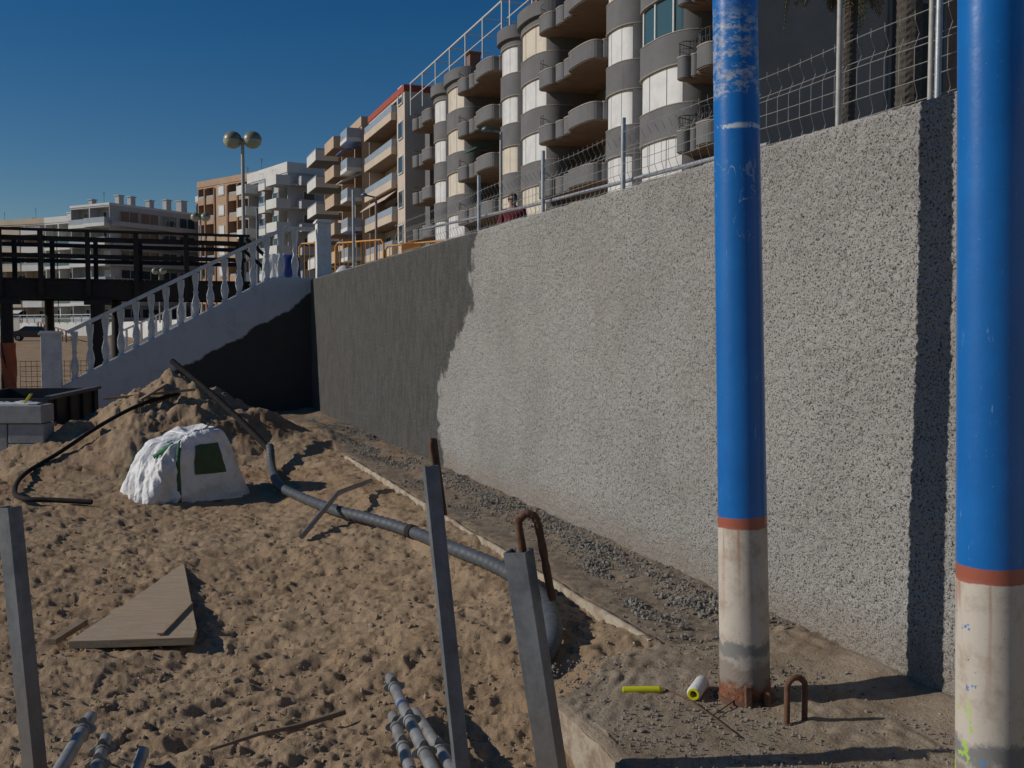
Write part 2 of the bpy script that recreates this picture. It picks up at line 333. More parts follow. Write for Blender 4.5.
# ---- kerb strip
us = np.arange(4.75, 16.6, .025); prof = [(2.565, -.25), (2.565, -.01), (2.57, .010), (2.60, .012), (2.604, 0.0), (2.615, -.1)]
UU = np.repeat(us[:, None], len(prof), 1); VV = np.array([p[0] for p in prof])[None, :]+.006*fbm(UU*9, UU*0+np.arange(len(prof))[None, :]*3, 3, 72)+.01
ZZ = np.array([p[1] for p in prof])[None, :]+.010*fbm(UU*6, UU*0, 3, 73)-.01*sst(.68, .8, vn(UU*1.1, UU*0, 74))-.1*sst(13.2, 13.6, UU)*sst(15.2, 14.9, UU)
o = gridmesh('kerb', VV, UU, ZZ, KERB, flip=True); o.rotation_euler = (0, 0, WA); tag(o, kind='structure')
# ---- promenade deck behind the wall
CP = [W(VW+.36, -25), W(VW+.36, 21.2), W(VW+.36, 95), Vector((-46, 118, 0)), Vector((-64, 130, 0)), Vector((-100, 138, 0)), Vector((-160, 135, 0)), Vector((-340, 110, 0))]
out = [(p.x, p.y) for p in CP]+[(-900, 900), (300, 1500), (700, 400), (300, -100)]
b = MB(); b.prism(out, 1.2, 2.4)
PAVE = M('promenade_paving', (.30, .27, .23), (.24, .215, .185), 2, .85, 30, .002)
tag(b.build('promenade_paving', PAVE), kind='structure')
# ================================================================== THE ROUGHCAST WALL
wall = empty('retaining_wall', 'long grey roughcast retaining wall with fresh darker render at its far end', 'wall', (0, 0, 0), WA)
ua = np.concatenate([np.arange(-4, 1.5, .06), 1.5*np.exp(np.arange(0, math.log(21.2/1.5), .0028))]); ua = np.append(ua[ua < UF-.01], UF)
s = np.concatenate([np.arange(-.35, 2.72, .0105), np.linspace(2.725, 2.765, 8), 2.765+np.linspace(.01, .34, 22)])
U, Sg = np.meshgrid(ua, s, indexing='ij')
top = 2.765+.012*fbm(U*2.2, U*0, 4, 80)
bd = 11.7-1.3*sst(1.0, 2.15, Sg)+.5*(vn(U*0+1, Sg*1.6, 81)-.5); fresh = sst(-.05, .05, U-bd)
rgh = .006*sst(.25, .55, vn(U*40, Sg*40, 82))+.007*sst(.3, .6, vn(U*74, Sg*74, 83))+.004*vn(U*95, Sg*95, 84)+.010*fbm(U*.7, Sg*.9, 3, 85)+.003*fbm(U*6, Sg*6, 2, 86)
rgh = np.where(fresh > .5, .35*(rgh)+.014+.006*fbm(U*2.5, Sg*1.4, 4, 87), rgh)
front = Sg <= 2.765
Xw = np.where(front, VW-rgh, VW-.012+(Sg-2.765)); Zw = np.where(front, Sg*(top/2.765), top+.006*vn(U*30, Sg*30, 88))
Xw = np.where(front & (Sg > 2.74), Xw+(Sg-2.74)*.35, Xw)
o = gridmesh('wall_face', Xw, U, Zw, ROUGHCAST, flip=False); o.parent = wall
b = MB(); b.box((VW+.03, -4, -.4), (VW+.33, UF-.02, 2.74)); b.build('wall_core', KERB, wall)
# ---- the lower promenade wall running on beyond the staircase
b = MB(); pts = [W(VW+.2, UF+2.2), W(VW+.2, 95), CP[3], CP[4], CP[5], CP[6], CP[7]]
for i in range(len(pts)-1): b.beam((pts[i].x, pts[i].y, 1.2), (pts[i+1].x, pts[i+1].y, 1.2), .4, 2.9)
FARWALL = M('white_promenade_wall', (.62, .62, .60), (.5, .49, .46), .4, .8, 5, 0)
tag(b.build('promenade_wall', FARWALL), 'low white wall along the far edge of the beach', 'wall')
# ---- heaps of dropped mortar along the foot of the wall
MORT = M('grey_mortar_crumbs', (.25, .235, .205), (.15, .14, .12), 20, .95, 80, .003)
ico = [(0,0,1),(.894,0,.447),(.276,.85,.447),(-.724,.526,.447),(-.724,-.526,.447),(.276,-.85,.447),(.724,.526,-.447),(-.276,.85,-.447),(-.894,0,-.447),(-.276,-.85,-.447),(.724,-.526,-.447),(0,0,-1)]
icf = [(0,1,2),(0,2,3),(0,3,4),(0,4,5),(0,5,1),(1,6,2),(2,7,3),(3,8,4),(4,9,5),(5,10,1),(6,7,2),(7,8,3),(8,9,4),(9,10,5),(10,6,1),(11,7,6),(11,8,7),(11,9,8),(11,10,9),(11,6,10)]
def crumb(b, p, r):
    q = Matrix.Rotation(random.random()*6, 3, Vector((random.random()-.5, random.random()-.5, random.random()-.5)).normalized())
    sc = Vector((random.uniform(.7, 1.3), random.uniform(.7, 1.3), random.uniform(.5, .9)))
    b.add([p+q@Vector((c[0]*sc.x, c[1]*sc.y, c[2]*sc.z))*r*random.uniform(.75, 1.2) for c in ico], icf)
b = MB()
heaps = [(rng.uniform(2.8, 3.35), random.uniform(4.4, 19), random.uniform(.06, .16)) for _ in range(34)]+[(VW-.2, 4.6+.35*i, .17) for i in range(18)]
for _ in range(6500):
    hv, hu, hr = random.choice(heaps)
    if random.random() < .1: hv, hu, hr = 3.2, random.uniform(2.5, 20), .3
    v = hv+random.gauss(0, hr*.6); u = hu+random.gauss(0, hr*1.6)
    if v > VW-.02 or v < 2.3 or u < 2.2: continue
    p = W(v, u); dd = math.hypot(v-hv, (u-hu)/2)/hr; g = 0.005 if u < 4.6 else gz(p.x, p.y)
    r = random.uniform(.004, .0125)*(1 if random.random() < .9 else 1.9)
    crumb(b, p+Vector((0, 0, g+.045*max(0, 1-dd)*random.random())), r)
tag(b.build('mortar_crumbs', MORT, recalc=False), kind='stuff')
# sand spilled and pebbles on the slab and the beach
b = MB()
for _ in range(2600):
    v = random.uniform(1.8, 3.4); u = random.uniform(2.6, 4.6); p = W(v, u); crumb(b, p+Vector((0, 0, .007)), random.uniform(.003, .009)*(2.2 if random.random() < .04 else 1))
PEB = M('small_pebbles', (.27, .235, .19), (.15, .13, .11), 9, .95, 80, 0)
tag(b.build('grit', PEB, recalc=False), kind='stuff')
b = MB()
for _ in range(5200):
    Y = 3.2*math.exp(random.random()*math.log(16/3.2)); X = random.uniform(-.56, .3)*Y; v = X*P.x+Y*P.y
    if v > 2.5: continue
    if v > 1.7 and X*D.x+Y*D.y < 4.7: continue
    z = float(ground(np.array([X]), np.array([Y]))[0]); crumb(b, Vector((X, Y, z+.003)), random.uniform(.004, .013)*(1.8 if random.random() < .05 else 1))
CLOD = M('sand_clods', (.36, .27, .185), (.25, .175, .115), 9, .95, 80, .002)
tag(b.build('sand_clods', CLOD, recalc=False), kind='stuff')
# ================================================================== BLUE POLES
def pole(loc, lean, z0, mat, label, H=4.4, seed=1, tp=.045):
    e = empty('tall_pole', label, 'pole', loc, 0, 'blue and white steel poles in front of the wall')
    e.rotation_euler = (lean[1], lean[0], 0)
    random.seed(seed); r = .115
    prof = [(r*1.06, -.08), (r*1.05, .0), (r*1.02, .03), (r*1.03, .06)]+[(r*(1-tp*(.1+.1*i)), .1+.1*i) for i in range(int((H-.1)/.1))]+[(r*.6, H+.02)]
    b = MB(); b.lathe(prof, n=48); b.build('shaft', mat, e)
    b = MB(); b.lathe([(r*1.25, -.02), (r*1.22, .012), (r*1.06, .022)], n=32, wob=.12); b.build('base_collar', RUST, e)
    return e
p1 = gp(745, 697); po1 = pole(p1, (-.027, 0), .80, pole_mat('blue_pole_paint_worn', .80, True, 0), 'blue and white steel pole with a scraped patch high up and a rusty foot', seed=1)
b = MB(); b.box((-.03, -.147, -.01), (.0, -.112, .10)); b.box((.055, -.14, -.01), (.085, -.105, .06)); b.build('lug', RUST, po1, bevel=.004)
p2 = gp(990.5, 815); pole(p2, (-.0235, 0), .84, pole_mat('blue_pole_paint_clean', .84, False, 5), 'nearest blue and white steel pole with green specks on its white lower part', seed=2, tp=.02)
# rusty starter loops
def loop_pts(w, h, n=8):
    pts = [(-w/2, 0, -.08), (-w/2, 0, h-w/2)]
    pts += [(-w/2*math.cos(a), 0, h-w/2+w/2*math.sin(a)) for a in [math.pi*i/n for i in range(1, n)]]
    return pts+[(w/2, 0, h-w/2), (w/2, 0, -.08)]
rl = gp(795, 724)
b = MB(); b.tube([(x+.004*random.random(), y, z) for x, y, z in loop_pts(.085, .205)], .0135, 10)
tag(b.build('steel_loop', RUST, loc=rl, rz=.25), 'small rusty steel loop set in the concrete beside the worn pole', 'steel loop')
# thin rusty wire on slab
b = MB(); b.tube([gp(663, 688, .012), gp(690, 700, .02), gp(712, 716, .012), gp(738, 736, .012)], .0035, 6); b.tube([gp(712, 716, .014), gp(735, 700, .02), gp(742, 694, .03)], .003, 6)
tag(b.build('wire_offcut', RUST), 'thin rusty wire lying on the concrete below the worn pole', 'wire')
# yellow tube and white paint roller
YEL = M('yellow_plastic', (.62, .60, .01), (.52, .50, .01), 10, .4, 40, 0)
q = gp(642, 690, .018); e = empty('yellow_tube', 'bright yellow plastic tube lying on the concrete', 'tube', q, .03)
b = MB(); b.tube([(-.09, 0, 0), (.075, 0, 0)], .0175, 16); b.build('grip', YEL, e); b = MB(); b.tube([(.075, 0, 0), (.083, 0, 0), (.0831, 0, 0), (.096, 0, 0)], .0185, 16, rf=lambda i, N: [.0175, .02, .012, .011][i]); b.build('end_cap', YEL, e)
q = gp(698, 688, .034); e = empty('paint_roller_sleeve', 'white paint roller sleeve with yellow core standing askew by the pole foot', 'paint roller', q, math.radians(66))
FLEECE = M('white_roller_fleece', (.66, .66, .64), (.52, .51, .49), 30, .95, 160, .006)
b = MB(); b.tube([(-.085, 0, 0), (-.075, 0, 0), (0, 0, 0), (.08, 0, 0), (.088, 0, 0)], .034, 20, cap=False, rf=lambda i, N: [.026, .034, .033, .034, .027][i])
b.build('fleece', FLEECE, e)
b = MB(); n = 20
b.tube([(-.092, 0, 0), (.09, 0, 0)], .0265, n, cap=False); b.tube([(-.092, 0, 0), (.09, 0, 0)], .017, n, cap=False)
for x in (-.092, .09):
    vs = [(x, r*math.cos(2*math.pi*k/n), r*math.sin(2*math.pi*k/n)) for r in (.0265, .017) for k in range(n)]
    b.add(vs, [(k, (k+1) % n, n+(k+1) % n, n+k) for k in range(n)])
b.build('core', YEL, e)
e.rotation_euler = (0, -.0, math.radians(66))
for (px, py) in ((627, 737), (645, 722)):
    pass
b = MB(); 
for (px, py, r) in ((627, 738, .012), (718, 732, .007), (700, 716, .006)): crumb(b, gp(px, py, .008), r)
# ================================================================== GALVANISED CHANNEL POSTS
def smooth0(pts, n=5):
    q = [Vector(p) for p in pts]; q = [q[0]*2-q[1]]+q+[q[-1]*2-q[-2]]; out = []
    for i in range(1, len(q)-2):
        a, b_, c, d = q[i-1:i+3]
        for k in range(n): t = k/n; out.append(.5*((2*b_)+(c-a)*t+(2*a-5*b_+4*c-d)*t*t+(3*b_-a-3*c+d)*t**3))
    return [tuple(v) for v in out+[q[-2]]]
def channel(b, L, w, d, t, rec=.0):
    # U channel standing on z, open towards +y with small lips
    out = [(-w/2, 0), (w/2, 0), (w/2, d), (w/2-.018, d), (w/2-.018, d-t), (w/2-t, d-t), (w/2-t, t), (-w/2+t, t), (-w/2+t, d-t), (-w/2+.018, d-t), (-w/2+.018, d), (-w/2, d)]
    b.prism(out, 0, L)
def chan_post(name, base, top, w, d, rz, label):
    e = empty(name, label, 'post', base, 0, 'galvanised channel posts in the sand')
    ax = (Vector(top)-Vector(base)); L = ax.length
    q = Vector((0, 0, 1)).rotation_difference(ax.normalized()) ; e.rotation_mode = 'XYZ'
    e.rotation_euler = (q.to_matrix() @ Matrix.Rotation(rz, 3, 'Z')).to_euler()
    b = MB(); channel(b, L, w, d, .0045); b.build('profile', GALVD, e, bevel=.0012); return e, L
# nearest (centre) post
tb = gp(556, 822, -.2); tt = dp(514, 553, tb.y-.02); e, L = chan_post('channel_post', tb, tt, .095, .07, math.radians(-28), 'wide galvanised channel post with a rusty hook behind its open top')
b = MB(); hk = [(-.01, .035, -.25), (-.012, .035, .10), (-.006, .045, .135), (.012, .055, .15), (.032, .065, .145), (.046, .075, .12), (.05, .08, .05), (.052, .085, -.10), (.055, .09, -.2)]
b.tube([(x+.02, y+.02, z+L-.02) for x, y, z in smooth0(hk)], .0155, 10, rf=lambda i, N: .0155+.002*math.sin(i*2.7)*math.sin(i*.9)); b.build('hook', RUST, e)
tb = dp(476, 840, 3.0); tb.z = -.2; tb.x -= .0; tt = dp(432, 466, tb.y+.05); tb = dp(512-36+0, 768, 3.0); tb = tt+(dp(463, 768, 2.98)-tt)*((tt.z+.2)/(tt.z-dp(463, 768, 2.98).z)); e, L = chan_post('channel_post', tb, tt, .046, .036, math.radians(20), 'slim galvanised channel post with a rusty bar rising from its top')
b = MB(); b.tube([(.02, .035, L-.25), (.022, .04, L-.05), (.014, .04, L+.06), (.018, .035, L+.085), (.026, .035, L+.08), (.030, .04, L+.0), (.036, .04, L-.16)], .008, 8); b.build('hook', RUST, e)
tb = gp(31, 800, -.2); tt = dp(2, 508, tb.y+.02); e, L = chan_post('channel_post', tb, tt, .078, .06, math.radians(-30), 'leaning galvanised channel post at the left end of the group')
# ================================================================== SCAFFOLD TUBES
BAND = M('blue_marking_tape', (.03, .07, .22), (.025, .06, .18), 20, .5, 60, 0)
def scaff(a, c, label, r=.026, cup=(.12, .45), tape=None, wave=True):
    a = Vector(a); c = Vector(c); L = (c-a).length; ax = (c-a).normalized()
    e = empty('scaffold_tube', label, 'steel tube', a, 0, 'galvanised scaffold tubes lying on the sand')
    e.rotation_euler = Vector((1, 0, 0)).rotation_difference(ax).to_euler()
    b = MB(); b.tube([(0, 0, 0), (L, 0, 0)], r, 18, cap=False)
    b.tube([(0, 0, 0), (L, 0, 0)], r-.003, 18, cap=False); vs = [(0, q*math.cos(2*math.pi*k/18), q*math.sin(2*math.pi*k/18)) for q in (r, r-.003) for k in range(18)]
    b.add(vs, [(k, (k+1) % 18, 18+(k+1) % 18, 18+k) for k in range(18)]); b.build('pipe', TUBE, e)
    for s in cup:                                  # wavy rosette couplers
        b = MB(); n = 36; o = [(s, 0, 0)]; 
        ring = lambda x, f: [(x, (r+.004+f*(.012+.010*math.cos(4*2*math.pi*k/n)))*math.cos(2*math.pi*k/n), (r+.004+f*(.012+.010*math.cos(4*2*math.pi*k/n)))*math.sin(2*math.pi*k/n)) for k in range(n)]
        vs = ring(s, 0)+ring(s, 1)+ring(s+.009, 1)+ring(s+.009, 0)
        b.add(vs, [(j*n+k, j*n+(k+1) % n, ((j+1) % 4)*n+(k+1) % n, ((j+1) % 4)*n+k) for j in range(4) for k in range(n)])
        b.tube([(s-.02, 0, 0), (s+.035, 0, 0)], r+.004, 18); b.build('coupler', TUBE, e)
    if tape: b = MB(); b.tube([(tape, 0, 0), (tape+.035, 0, 0)], r+.0012, 18, cap=False); b.build('tape', BAND, e)
    return e
scaff(gp(390, 678, -.02), gp(452, 812, .05), 'topmost scaffold tube with a blue tape band in the pile beside the slim post', cup=(.14, .62, 1.0), tape=.42)
scaff(gp(393, 716, -.11), gp(424, 812, -.11), 'left scaffold tube under the blue taped one', cup=(.12, .34, .7))
scaff(gp(415, 712, -.15), gp(480, 812, -.10), 'dull scaffold tube lying on the right under the blue taped one', cup=(.5,))
scaff(gp(404, 752, -.13), gp(428, 830, -.13), 'lowest short scaffold tube of the pile beside the slim post', cup=(.25,))
scaff(gp(91, 717, .0), gp(42, 800, .05), 'topmost scaffold tube of the pair at the lower left corner', r=.027, cup=(.16,), tape=None)
scaff(gp(106, 738, -.12), gp(84, 812, -.10), 'darker scaffold tube beside the topmost tube of the lower left corner', cup=(.14, .3))
scaff(gp(143, 752, -.16), gp(122, 812, -.14), 'short bluish scaffold tube end lying apart at the lower left', cup=())
# ================================================================== PLYWOOD PANEL
def quadboard(name, pts, th, mat, label, cat):
    b = MB(); c = sum((Vector(p) for p in pts), Vector())/len(pts); n = len(pts)
    vs = [Vector(p)-c for p in pts]+[Vector(p)-c-Vector((0, 0, th)) for p in pts]
    b.add(vs, [tuple(range(n)), tuple(range(2*n-1, n-1, -1))]+[(i, n+i, n+(i+1) % n, (i+1) % n) for i in range(n)])
    return tag(b.build(name, mat, loc=c, bevel=.004), label, cat)
ZB = max(gz(*gp(x_, y_, -.15).xy) for x_, y_ in ((68, 640), (194, 637), (184, 562), (140, 610)))+.035; print('ZB', ZB)
quadboard('plywood_panel', [gp(68, 641, ZB-.015), gp(194, 637, ZB), gp(197, 628, ZB), gp(184, 562, ZB-.02), gp(128, 602, ZB-.02)], .05, PLY, 'tapered dusty plywood panel lying flat on the sand', 'plywood panel')
b = MB(); a = gp(160, 634, ZB+.008); c = gp(190, 603, ZB+.008); b.beam(a, c, .035, .012)
tag(b.build('wood_offcut', PLY), 'thin strip of wood lying across the plywood panel', 'wood strip')
b = MB(); b.beam(onG(52, 645)+Vector((0, 0, .02)), onG(84, 626)+Vector((0, 0, .03)), .05, .035); tag(b.build('wood_offcut', TIMB), 'short stub of timber in the sand beside the plywood panel', 'wood strip')
# branch half buried in the ruts
b = MB(); pts = [onG(210, 752), onG(260, 738), onG(300, 728), onG(345, 716)]; b.tube([p+Vector((0, 0, .015+.01*(i % 2))) for i, p in enumerate(pts)], .011, 7, rf=lambda i, N: .007+.003*i)
tag(b.build('stick', TIMB), 'long thin brown stick lying in the sand in front', 'stick')
# ================================================================== HOSE
def smooth(pts, n=8):
    out = []; P_ = [Vector(p) for p in pts]; P_ = [P_[0]*2-P_[1]]+P_+[P_[-1]*2-P_[-2]]
    for i in range(1, len(P_)-2):
        a, b_, c, d = P_[i-1:i+3]
        for k in range(n):
            t = k/n; out.append(.5*((2*b_)+(c-a)*t+(2*a-5*b_+4*c-d)*t*t+(3*b_-a-3*c+d)*t**3))
    return out+[P_[-2]]
hp = [dp(270, 447, 13.2)]
for (px, py) in ((272, 472), (279, 490), (300, 502), (335, 516), (372, 526), (410, 538), (450, 555), (490, 572), (520, 589), (540, 607), (552, 632), (551, 655), (541, 670), (528, 676)):
    p = onG(px, py); hp.append(p+Vector((0, 0, .06)))
b = MB(); hs = smooth(hp, 26)
b.tube(hs, .06, 16, rf=lambda i, N: .052+.0035*math.cos(i*1.57))
he = empty('hose', 'thick grey corrugated hose snaking over the sand', 'hose', (0, 0, 0)); b.build('hose_body', HOSE, he)
for f in (.43, .66):
    i = int(f*len(hs)); b = MB(); b.tube([hs[i], hs[i+1], hs[i+2], hs[i+3]], .060, 16); b.build('joint_ring', HOSED, he)
b = MB(); b.tube(smooth([dp(172, 361, 14.3), dp(205, 388, 14.0), dp(240, 420, 13.6), dp(262, 442, 13.3), dp(272, 452, 13.15)], 8), .042, 14); tag(b.build('drain_pipe', HOSED), 'black pipe leaning down the right side of the sand heap', 'pipe')
b = MB(); b.tube([onG(302, 542)+Vector((0, 0, .05)), onG(338, 513)+Vector((0, 0, .20)), onG(371, 489)+Vector((0, 0, .09))], .025, 12); tag(b.build('steel_bar', GALVD), 'short grey steel bar lying across the thick hose', 'bar')
# thin cable on the left slope of the heap
cp_ = [(92, 507), (55, 505), (22, 503), (15, 493), (26, 478), (60, 456), (100, 430), (140, 409), (178, 399)]
def onH(px, py):                                    # march the view ray to the heap
    d = ray(px, py); t = 8.0
    while t < 24:
        p = Vector((0, 0, CH))+d*t
        if p.z < gz(p.x, p.y): break
        t += .03
    return Vector((p.x, p.y, gz(p.x, p.y)))
b = MB(); b.tube(smooth([onH(x, y)+Vector((0, 0, .05)) for x, y in cp_], 8), .028, 8); tag(b.build('cable', HOSED), 'thin dark cable running down the left slope of the sand heap', 'cable')
b = MB(); b.beam(onH(104, 408)+Vector((0, 0, .12)), onH(195, 401)+Vector((0, 0, .16)), .07, .035); tag(b.build('timber_lath', TIMB), 'light brown timber lath lying across the sand heap', 'lath')
b = MB(); b.beam(onH(140, 408)+Vector((0, 0, .08)), onH(166, 400)+Vector((0, 0, .22)), .09, .03); tag(b.build('timber_lath', TIMB), 'short dark timber lath below the longer one on the sand heap', 'lath')
# ================================================================== BIG BAG
def bigbag():
    c = onG(177, 499); c = Vector((c.x, c.y+.35, c.z-.03))
    e = empty('bulk_bag', 'slumped white woven bulk bag with green straps at the foot of the sand heap', 'bag', c, math.radians(38))
    n = 64; TH = np.linspace(0, 2*math.pi, 4*n+1); T = np.linspace(0, 1, 60)
    th, tt = np.meshgrid(TH, T, indexing='ij'); k = 4.5
    ca, sa = np.cos(th), np.sin(th); rr = (np.abs(ca)**k+np.abs(sa)**k)**(-1/k)
    wx = np.where(ca > 0, .66-.36*tt, .44+.10*np.sin(tt*3)-.14*tt); wy = np.where(sa > 0, .45-.1*tt, .44+.06*np.sin(tt*3)-.10*tt)
    x = wx*rr*ca; y = wy*rr*sa; z = .86*tt
    left = sst(.1, -.9, ca)
    fold = fbm(th*5+tt*3.4, tt*1.8-th*.8, 3, 90); fold2 = np.abs(fbm(th*11+tt*7, tt*1.3-th*3, 2, 92))
    amp = .038+.045*left; q = 1+amp*fold/.5-.16*left*fold2; rd = 1-.16*sst(.8, 1, tt)**2; x = (x*q+.05*left*np.abs(np.sin(th*9+tt*2.5+2*fbm(th*2, tt*2, 2, 77)))*(.4+tt*.6)-.24*left*(1-tt)**1.3)*rd; y = y*q*rd
    z = z+.04*fbm(th*1.5, tt*2, 3, 94)*tt-.14*tt*sst(.1, -.9, ca)*sst(.2, 1, tt)-.05*sst(.85, 1, tt)**2
    crs = fbm(th*9+tt*2, tt*9-th*2, 3, 97); y = y-.022*np.abs(crs)*sst(0, -.6, sa)+.0; y = y-.05*np.abs(fbm(th*2.2, tt*3.5, 2, 98))*sst(0, -.7, sa)
    o = gridmesh('bag_body', x, y, z, BAGM, flip=False); o.parent = e
    # top closing sheet
    TR = np.linspace(1, 0, 30)[None, :]; xt = x[:, -1:]*TR+(1-TR)*.02; yt = y[:, -1:]*TR; zt = z[:, -1:]*TR+(1-TR)*z[:, -1:].mean()-.02*(1-TR**2)+.09*fbm(xt*5, yt*5, 4, 95)*(1-TR)*TR*2
    o = gridmesh('bag_top', xt, yt, zt, BAGM); o.parent = e
    def strip(pts, w, mat, name, off=.012):
        b = MB(); P_ = smooth(pts, 6); vs = []; fs = []
        for i, p in enumerate(P_):
            t = (P_[min(i+1, len(P_)-1)]-P_[max(i-1, 0)]).normalized(); s_ = t.cross(Vector((p.x, p.y, .02)).normalized()).normalized()*w/2
            nrm = Vector((p.x*.4, p.y, 0)).normalized()*off
            vs += [p-s_+nrm, p+s_+nrm, p+s_+nrm*1.5, p-s_+nrm*1.5]
        for i in range(len(P_)-1):
            for k in range(4): a = i*4+k; c2 = i*4+(k+1) % 4; fs.append((a, c2, c2+4, a+4))
        b.add(vs, fs, True); b.build(name, mat, e)
    def surf(thd, tv):
        i = int((thd % 360)/360*4*n); j = int(tv*59); return Vector((x[i, j], y[i, j], z[i, j]))
    strip([surf(251, .02), surf(248, .3), surf(244, .6), surf(239, .85), surf(235, .97)], .045, GREEN, 'strap')
    strip([surf(226, .97), surf(222, .9), surf(217, .8), surf(212, .68)], .06, GREEN2, 'strap')
    strip([surf(140, .78), surf(142, .6)+Vector((-.05, 0, 0)), surf(144, .42)+Vector((-.09, 0, 0)), surf(142, .25)+Vector((-.07, 0, 0))], .05, GREEN, 'strap')
    # printed dark green panel on the right face
    i0, i1 = int(262/360*4*n), int(300/360*4*n); j0, j1 = 22, 46
    X_, Y_, Z_ = x[i0:i1, j0:j1], y[i0:i1, j0:j1]-.006, z[i0:i1, j0:j1]
    o = gridmesh('printed_panel', X_+.006, Y_-.006, Z_, GREENP); o.parent = e
tb = NT('white_woven_plastic'); rd_ = tb.math('ABSOLUTE', tb.math('SUBTRACT', tb.noise(5, 3, .5, tb.map((1.2, 1.2, .7)), 1.4), .5)); tb.col(tb.mix(tb.ss(tb.noise(4, 5, .7), .45, .7, 0, .8), (.70, .70, .70), (.56, .54, .51))).rough(.55); tb.bump(tb.ss(rd_, 0, .22), .45, .012); BAGM = tb.m
GREEN = M('green_webbing', (.02, .11, .045), (.015, .08, .03), 30, .7, 90, .001)
GREEN2 = M('bright_green_webbing', (.04, .26, .09), (.03, .2, .07), 30, .7, 90, .001)
GREENP = M('dark_green_print', (.03, .07, .025), (.04, .08, .03), 12, .6, 60, 0)
bigbag()
# ================================================================== BLOCKS AND DARK SKIP
BLK = M('pale_concrete_block', (.34, .345, .35), (.27, .27, .27), 6, .9, 60, .004)
y0 = 13.6; x1 = ray(44, 430).x/ray(44, 430).y*y0
zb = -.15; ztop = CH-(404-330)/995*y0
hh = (ztop-zb)
def block(x0, z0, x1_, z1, label, yb=y0, ye=y0+.34, mat=None):
    b = MB(); w, d, h = x1_-x0, ye-yb, z1-z0
    b.box((0, 0, 0), (w, d, h)); return tag(b.build('stone_block', mat or BLK, loc=(x0, yb, z0), bevel=.012), label, 'block', 'pale blocks stacked at the left edge')
block(x1-.50, zb, x1, zb+.28, 'pale grey block at the bottom right of the small stack')
block(x1-.50, zb+.29, x1-.01, zb+.56, 'pale grey block in the middle right of the small stack', yb=y0+.01)
block(x1-1.12, zb, x1-.52, zb+.56, 'tall pale block at the bottom left of the small stack', yb=y0+.015)
block(x1-1.20, zb+.57, x1-.02, ztop-.02, 'wide pale slab lying on top of the small stack', yb=y0-.02, ye=y0+.36)
CRUM = M('crumpled_pale_plastic', (.6, .6, .6), (.45, .45, .45), 8, .5, 40, .01)
gx = np.linspace(0, 1.0, 50); gy = np.linspace(0, .27, 16); GX, GY = np.meshgrid(gx, gy, indexing='ij')
GZ = .015+.07*np.abs(fbm(GX*6, GY*6, 3, 99))*np.minimum(1, 8*np.minimum(GX, 1-GX)); GZ = GZ*np.minimum(1, 10*np.minimum(GY, .27-GY))+.004
o = gridmesh('plastic_sheet', GX, GY, GZ, CRUM); o.location = (x1-1.12, y0+.06, ztop-.02); sm = o.modifiers.new('s', 'SOLIDIFY'); sm.thickness = .004
tag(o, 'crumpled pale plastic sheet on top of the pale blocks', 'plastic sheet')
b = MB(); b.beam((x1-.28, y0+.05, ztop+.01), (x1-.17, y0+.02, ztop+.14), .05, .012); tag(b.build('yellow_strap_end', YEL), 'small yellow strap end sticking up from the pale blocks', 'strap')
DSK = M('dark_steel_skip', (.028, .028, .03), (.045, .04, .035), 5, .6, 20, .004)
e = empty('dark_trough', 'long dark steel trough with a light rim behind the pale blocks', 'trough', (0, 0, 0))
A_ = dp(97.5, 388, 17.0); B_ = Vector((-6.72, 14.4, A_.z)); 
b = MB(); b.beam((A_.x-.03, A_.y, A_.z-.4), (B_.x-.03, B_.y, B_.z-.4), .05, .8); b.beam((A_.x, A_.y, A_.z-.4), (A_.x-1.5, A_.y-.05, A_.z-.4), .05, .8); b.beam((B_.x, B_.y, B_.z-.4), (B_.x-1.5, B_.y, B_.z-.4), .05, .8); b.beam((A_.x-1.5, A_.y, A_.z-.4), (B_.x-1.5, B_.y, B_.z-.4), .05, .8); b.build('side_panels', DSK, e)
for f in (.12, .38, .64, .9):
    q = A_.lerp(B_, f); b = MB(); b.box((q.x, q.y-.03, q.z-.78), (q.x+.05, q.y+.03, q.z-.03)); b.build('rib', DSK, e)
b = MB(); b.beam((A_.x, A_.y+.02, A_.z+.01), (B_.x, B_.y-.02, B_.z+.01), .11, .05); b.build('rim', M('scuffed_steel_rim', (.12, .12, .12), (.08, .08, .08), 8, .6), e)
# ================================================================== BEACH STAIRCASE
st = empty('beach_staircase', 'white beach staircase with a sloping balustrade at the end of the grey wall', 'staircase', W(0, UF, 0), WA)
vL = toW(dp(52, 380, 19.2))[0]; vL = -1.62; vR = VW
def zst(v): return .50+(v-(-1.55))*(2.78-.50)/(VW-.25+1.55)
n = 60; vs_ = np.linspace(-1.42, VW+.02, n)
topz = np.minimum(.36+(vs_+1.42)*(2.80-.36)/(VW-.45+1.42), 2.80+0*vs_)
b = MB(); out = [(-1.42, -.5), (VW+.02, -.5), (VW+.02, 2.80), (2.65, 2.80), (-1.42, .60)]
vsx = [(x, 0, z) for x, z in out]+[(x, .22, z) for x, z in out]; m_ = len(out)
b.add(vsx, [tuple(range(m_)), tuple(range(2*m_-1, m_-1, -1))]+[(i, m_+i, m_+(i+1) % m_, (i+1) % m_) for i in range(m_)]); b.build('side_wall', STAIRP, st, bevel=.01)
STEP = M('stair_step_concrete', (.42, .40, .37), (.33, .31, .28), 4, .85)
b = MB(); ns = 14
for i in range(ns):
    v0 = -1.42+i*(VW+1.42)/ns; b.box((v0, .222, -.5), (v0+(VW+1.42)/ns+.001 if i < ns-1 else VW, 1.85, .12+(i)*(2.40-.12)/(ns-1)))
b.build('steps', STEP, st)
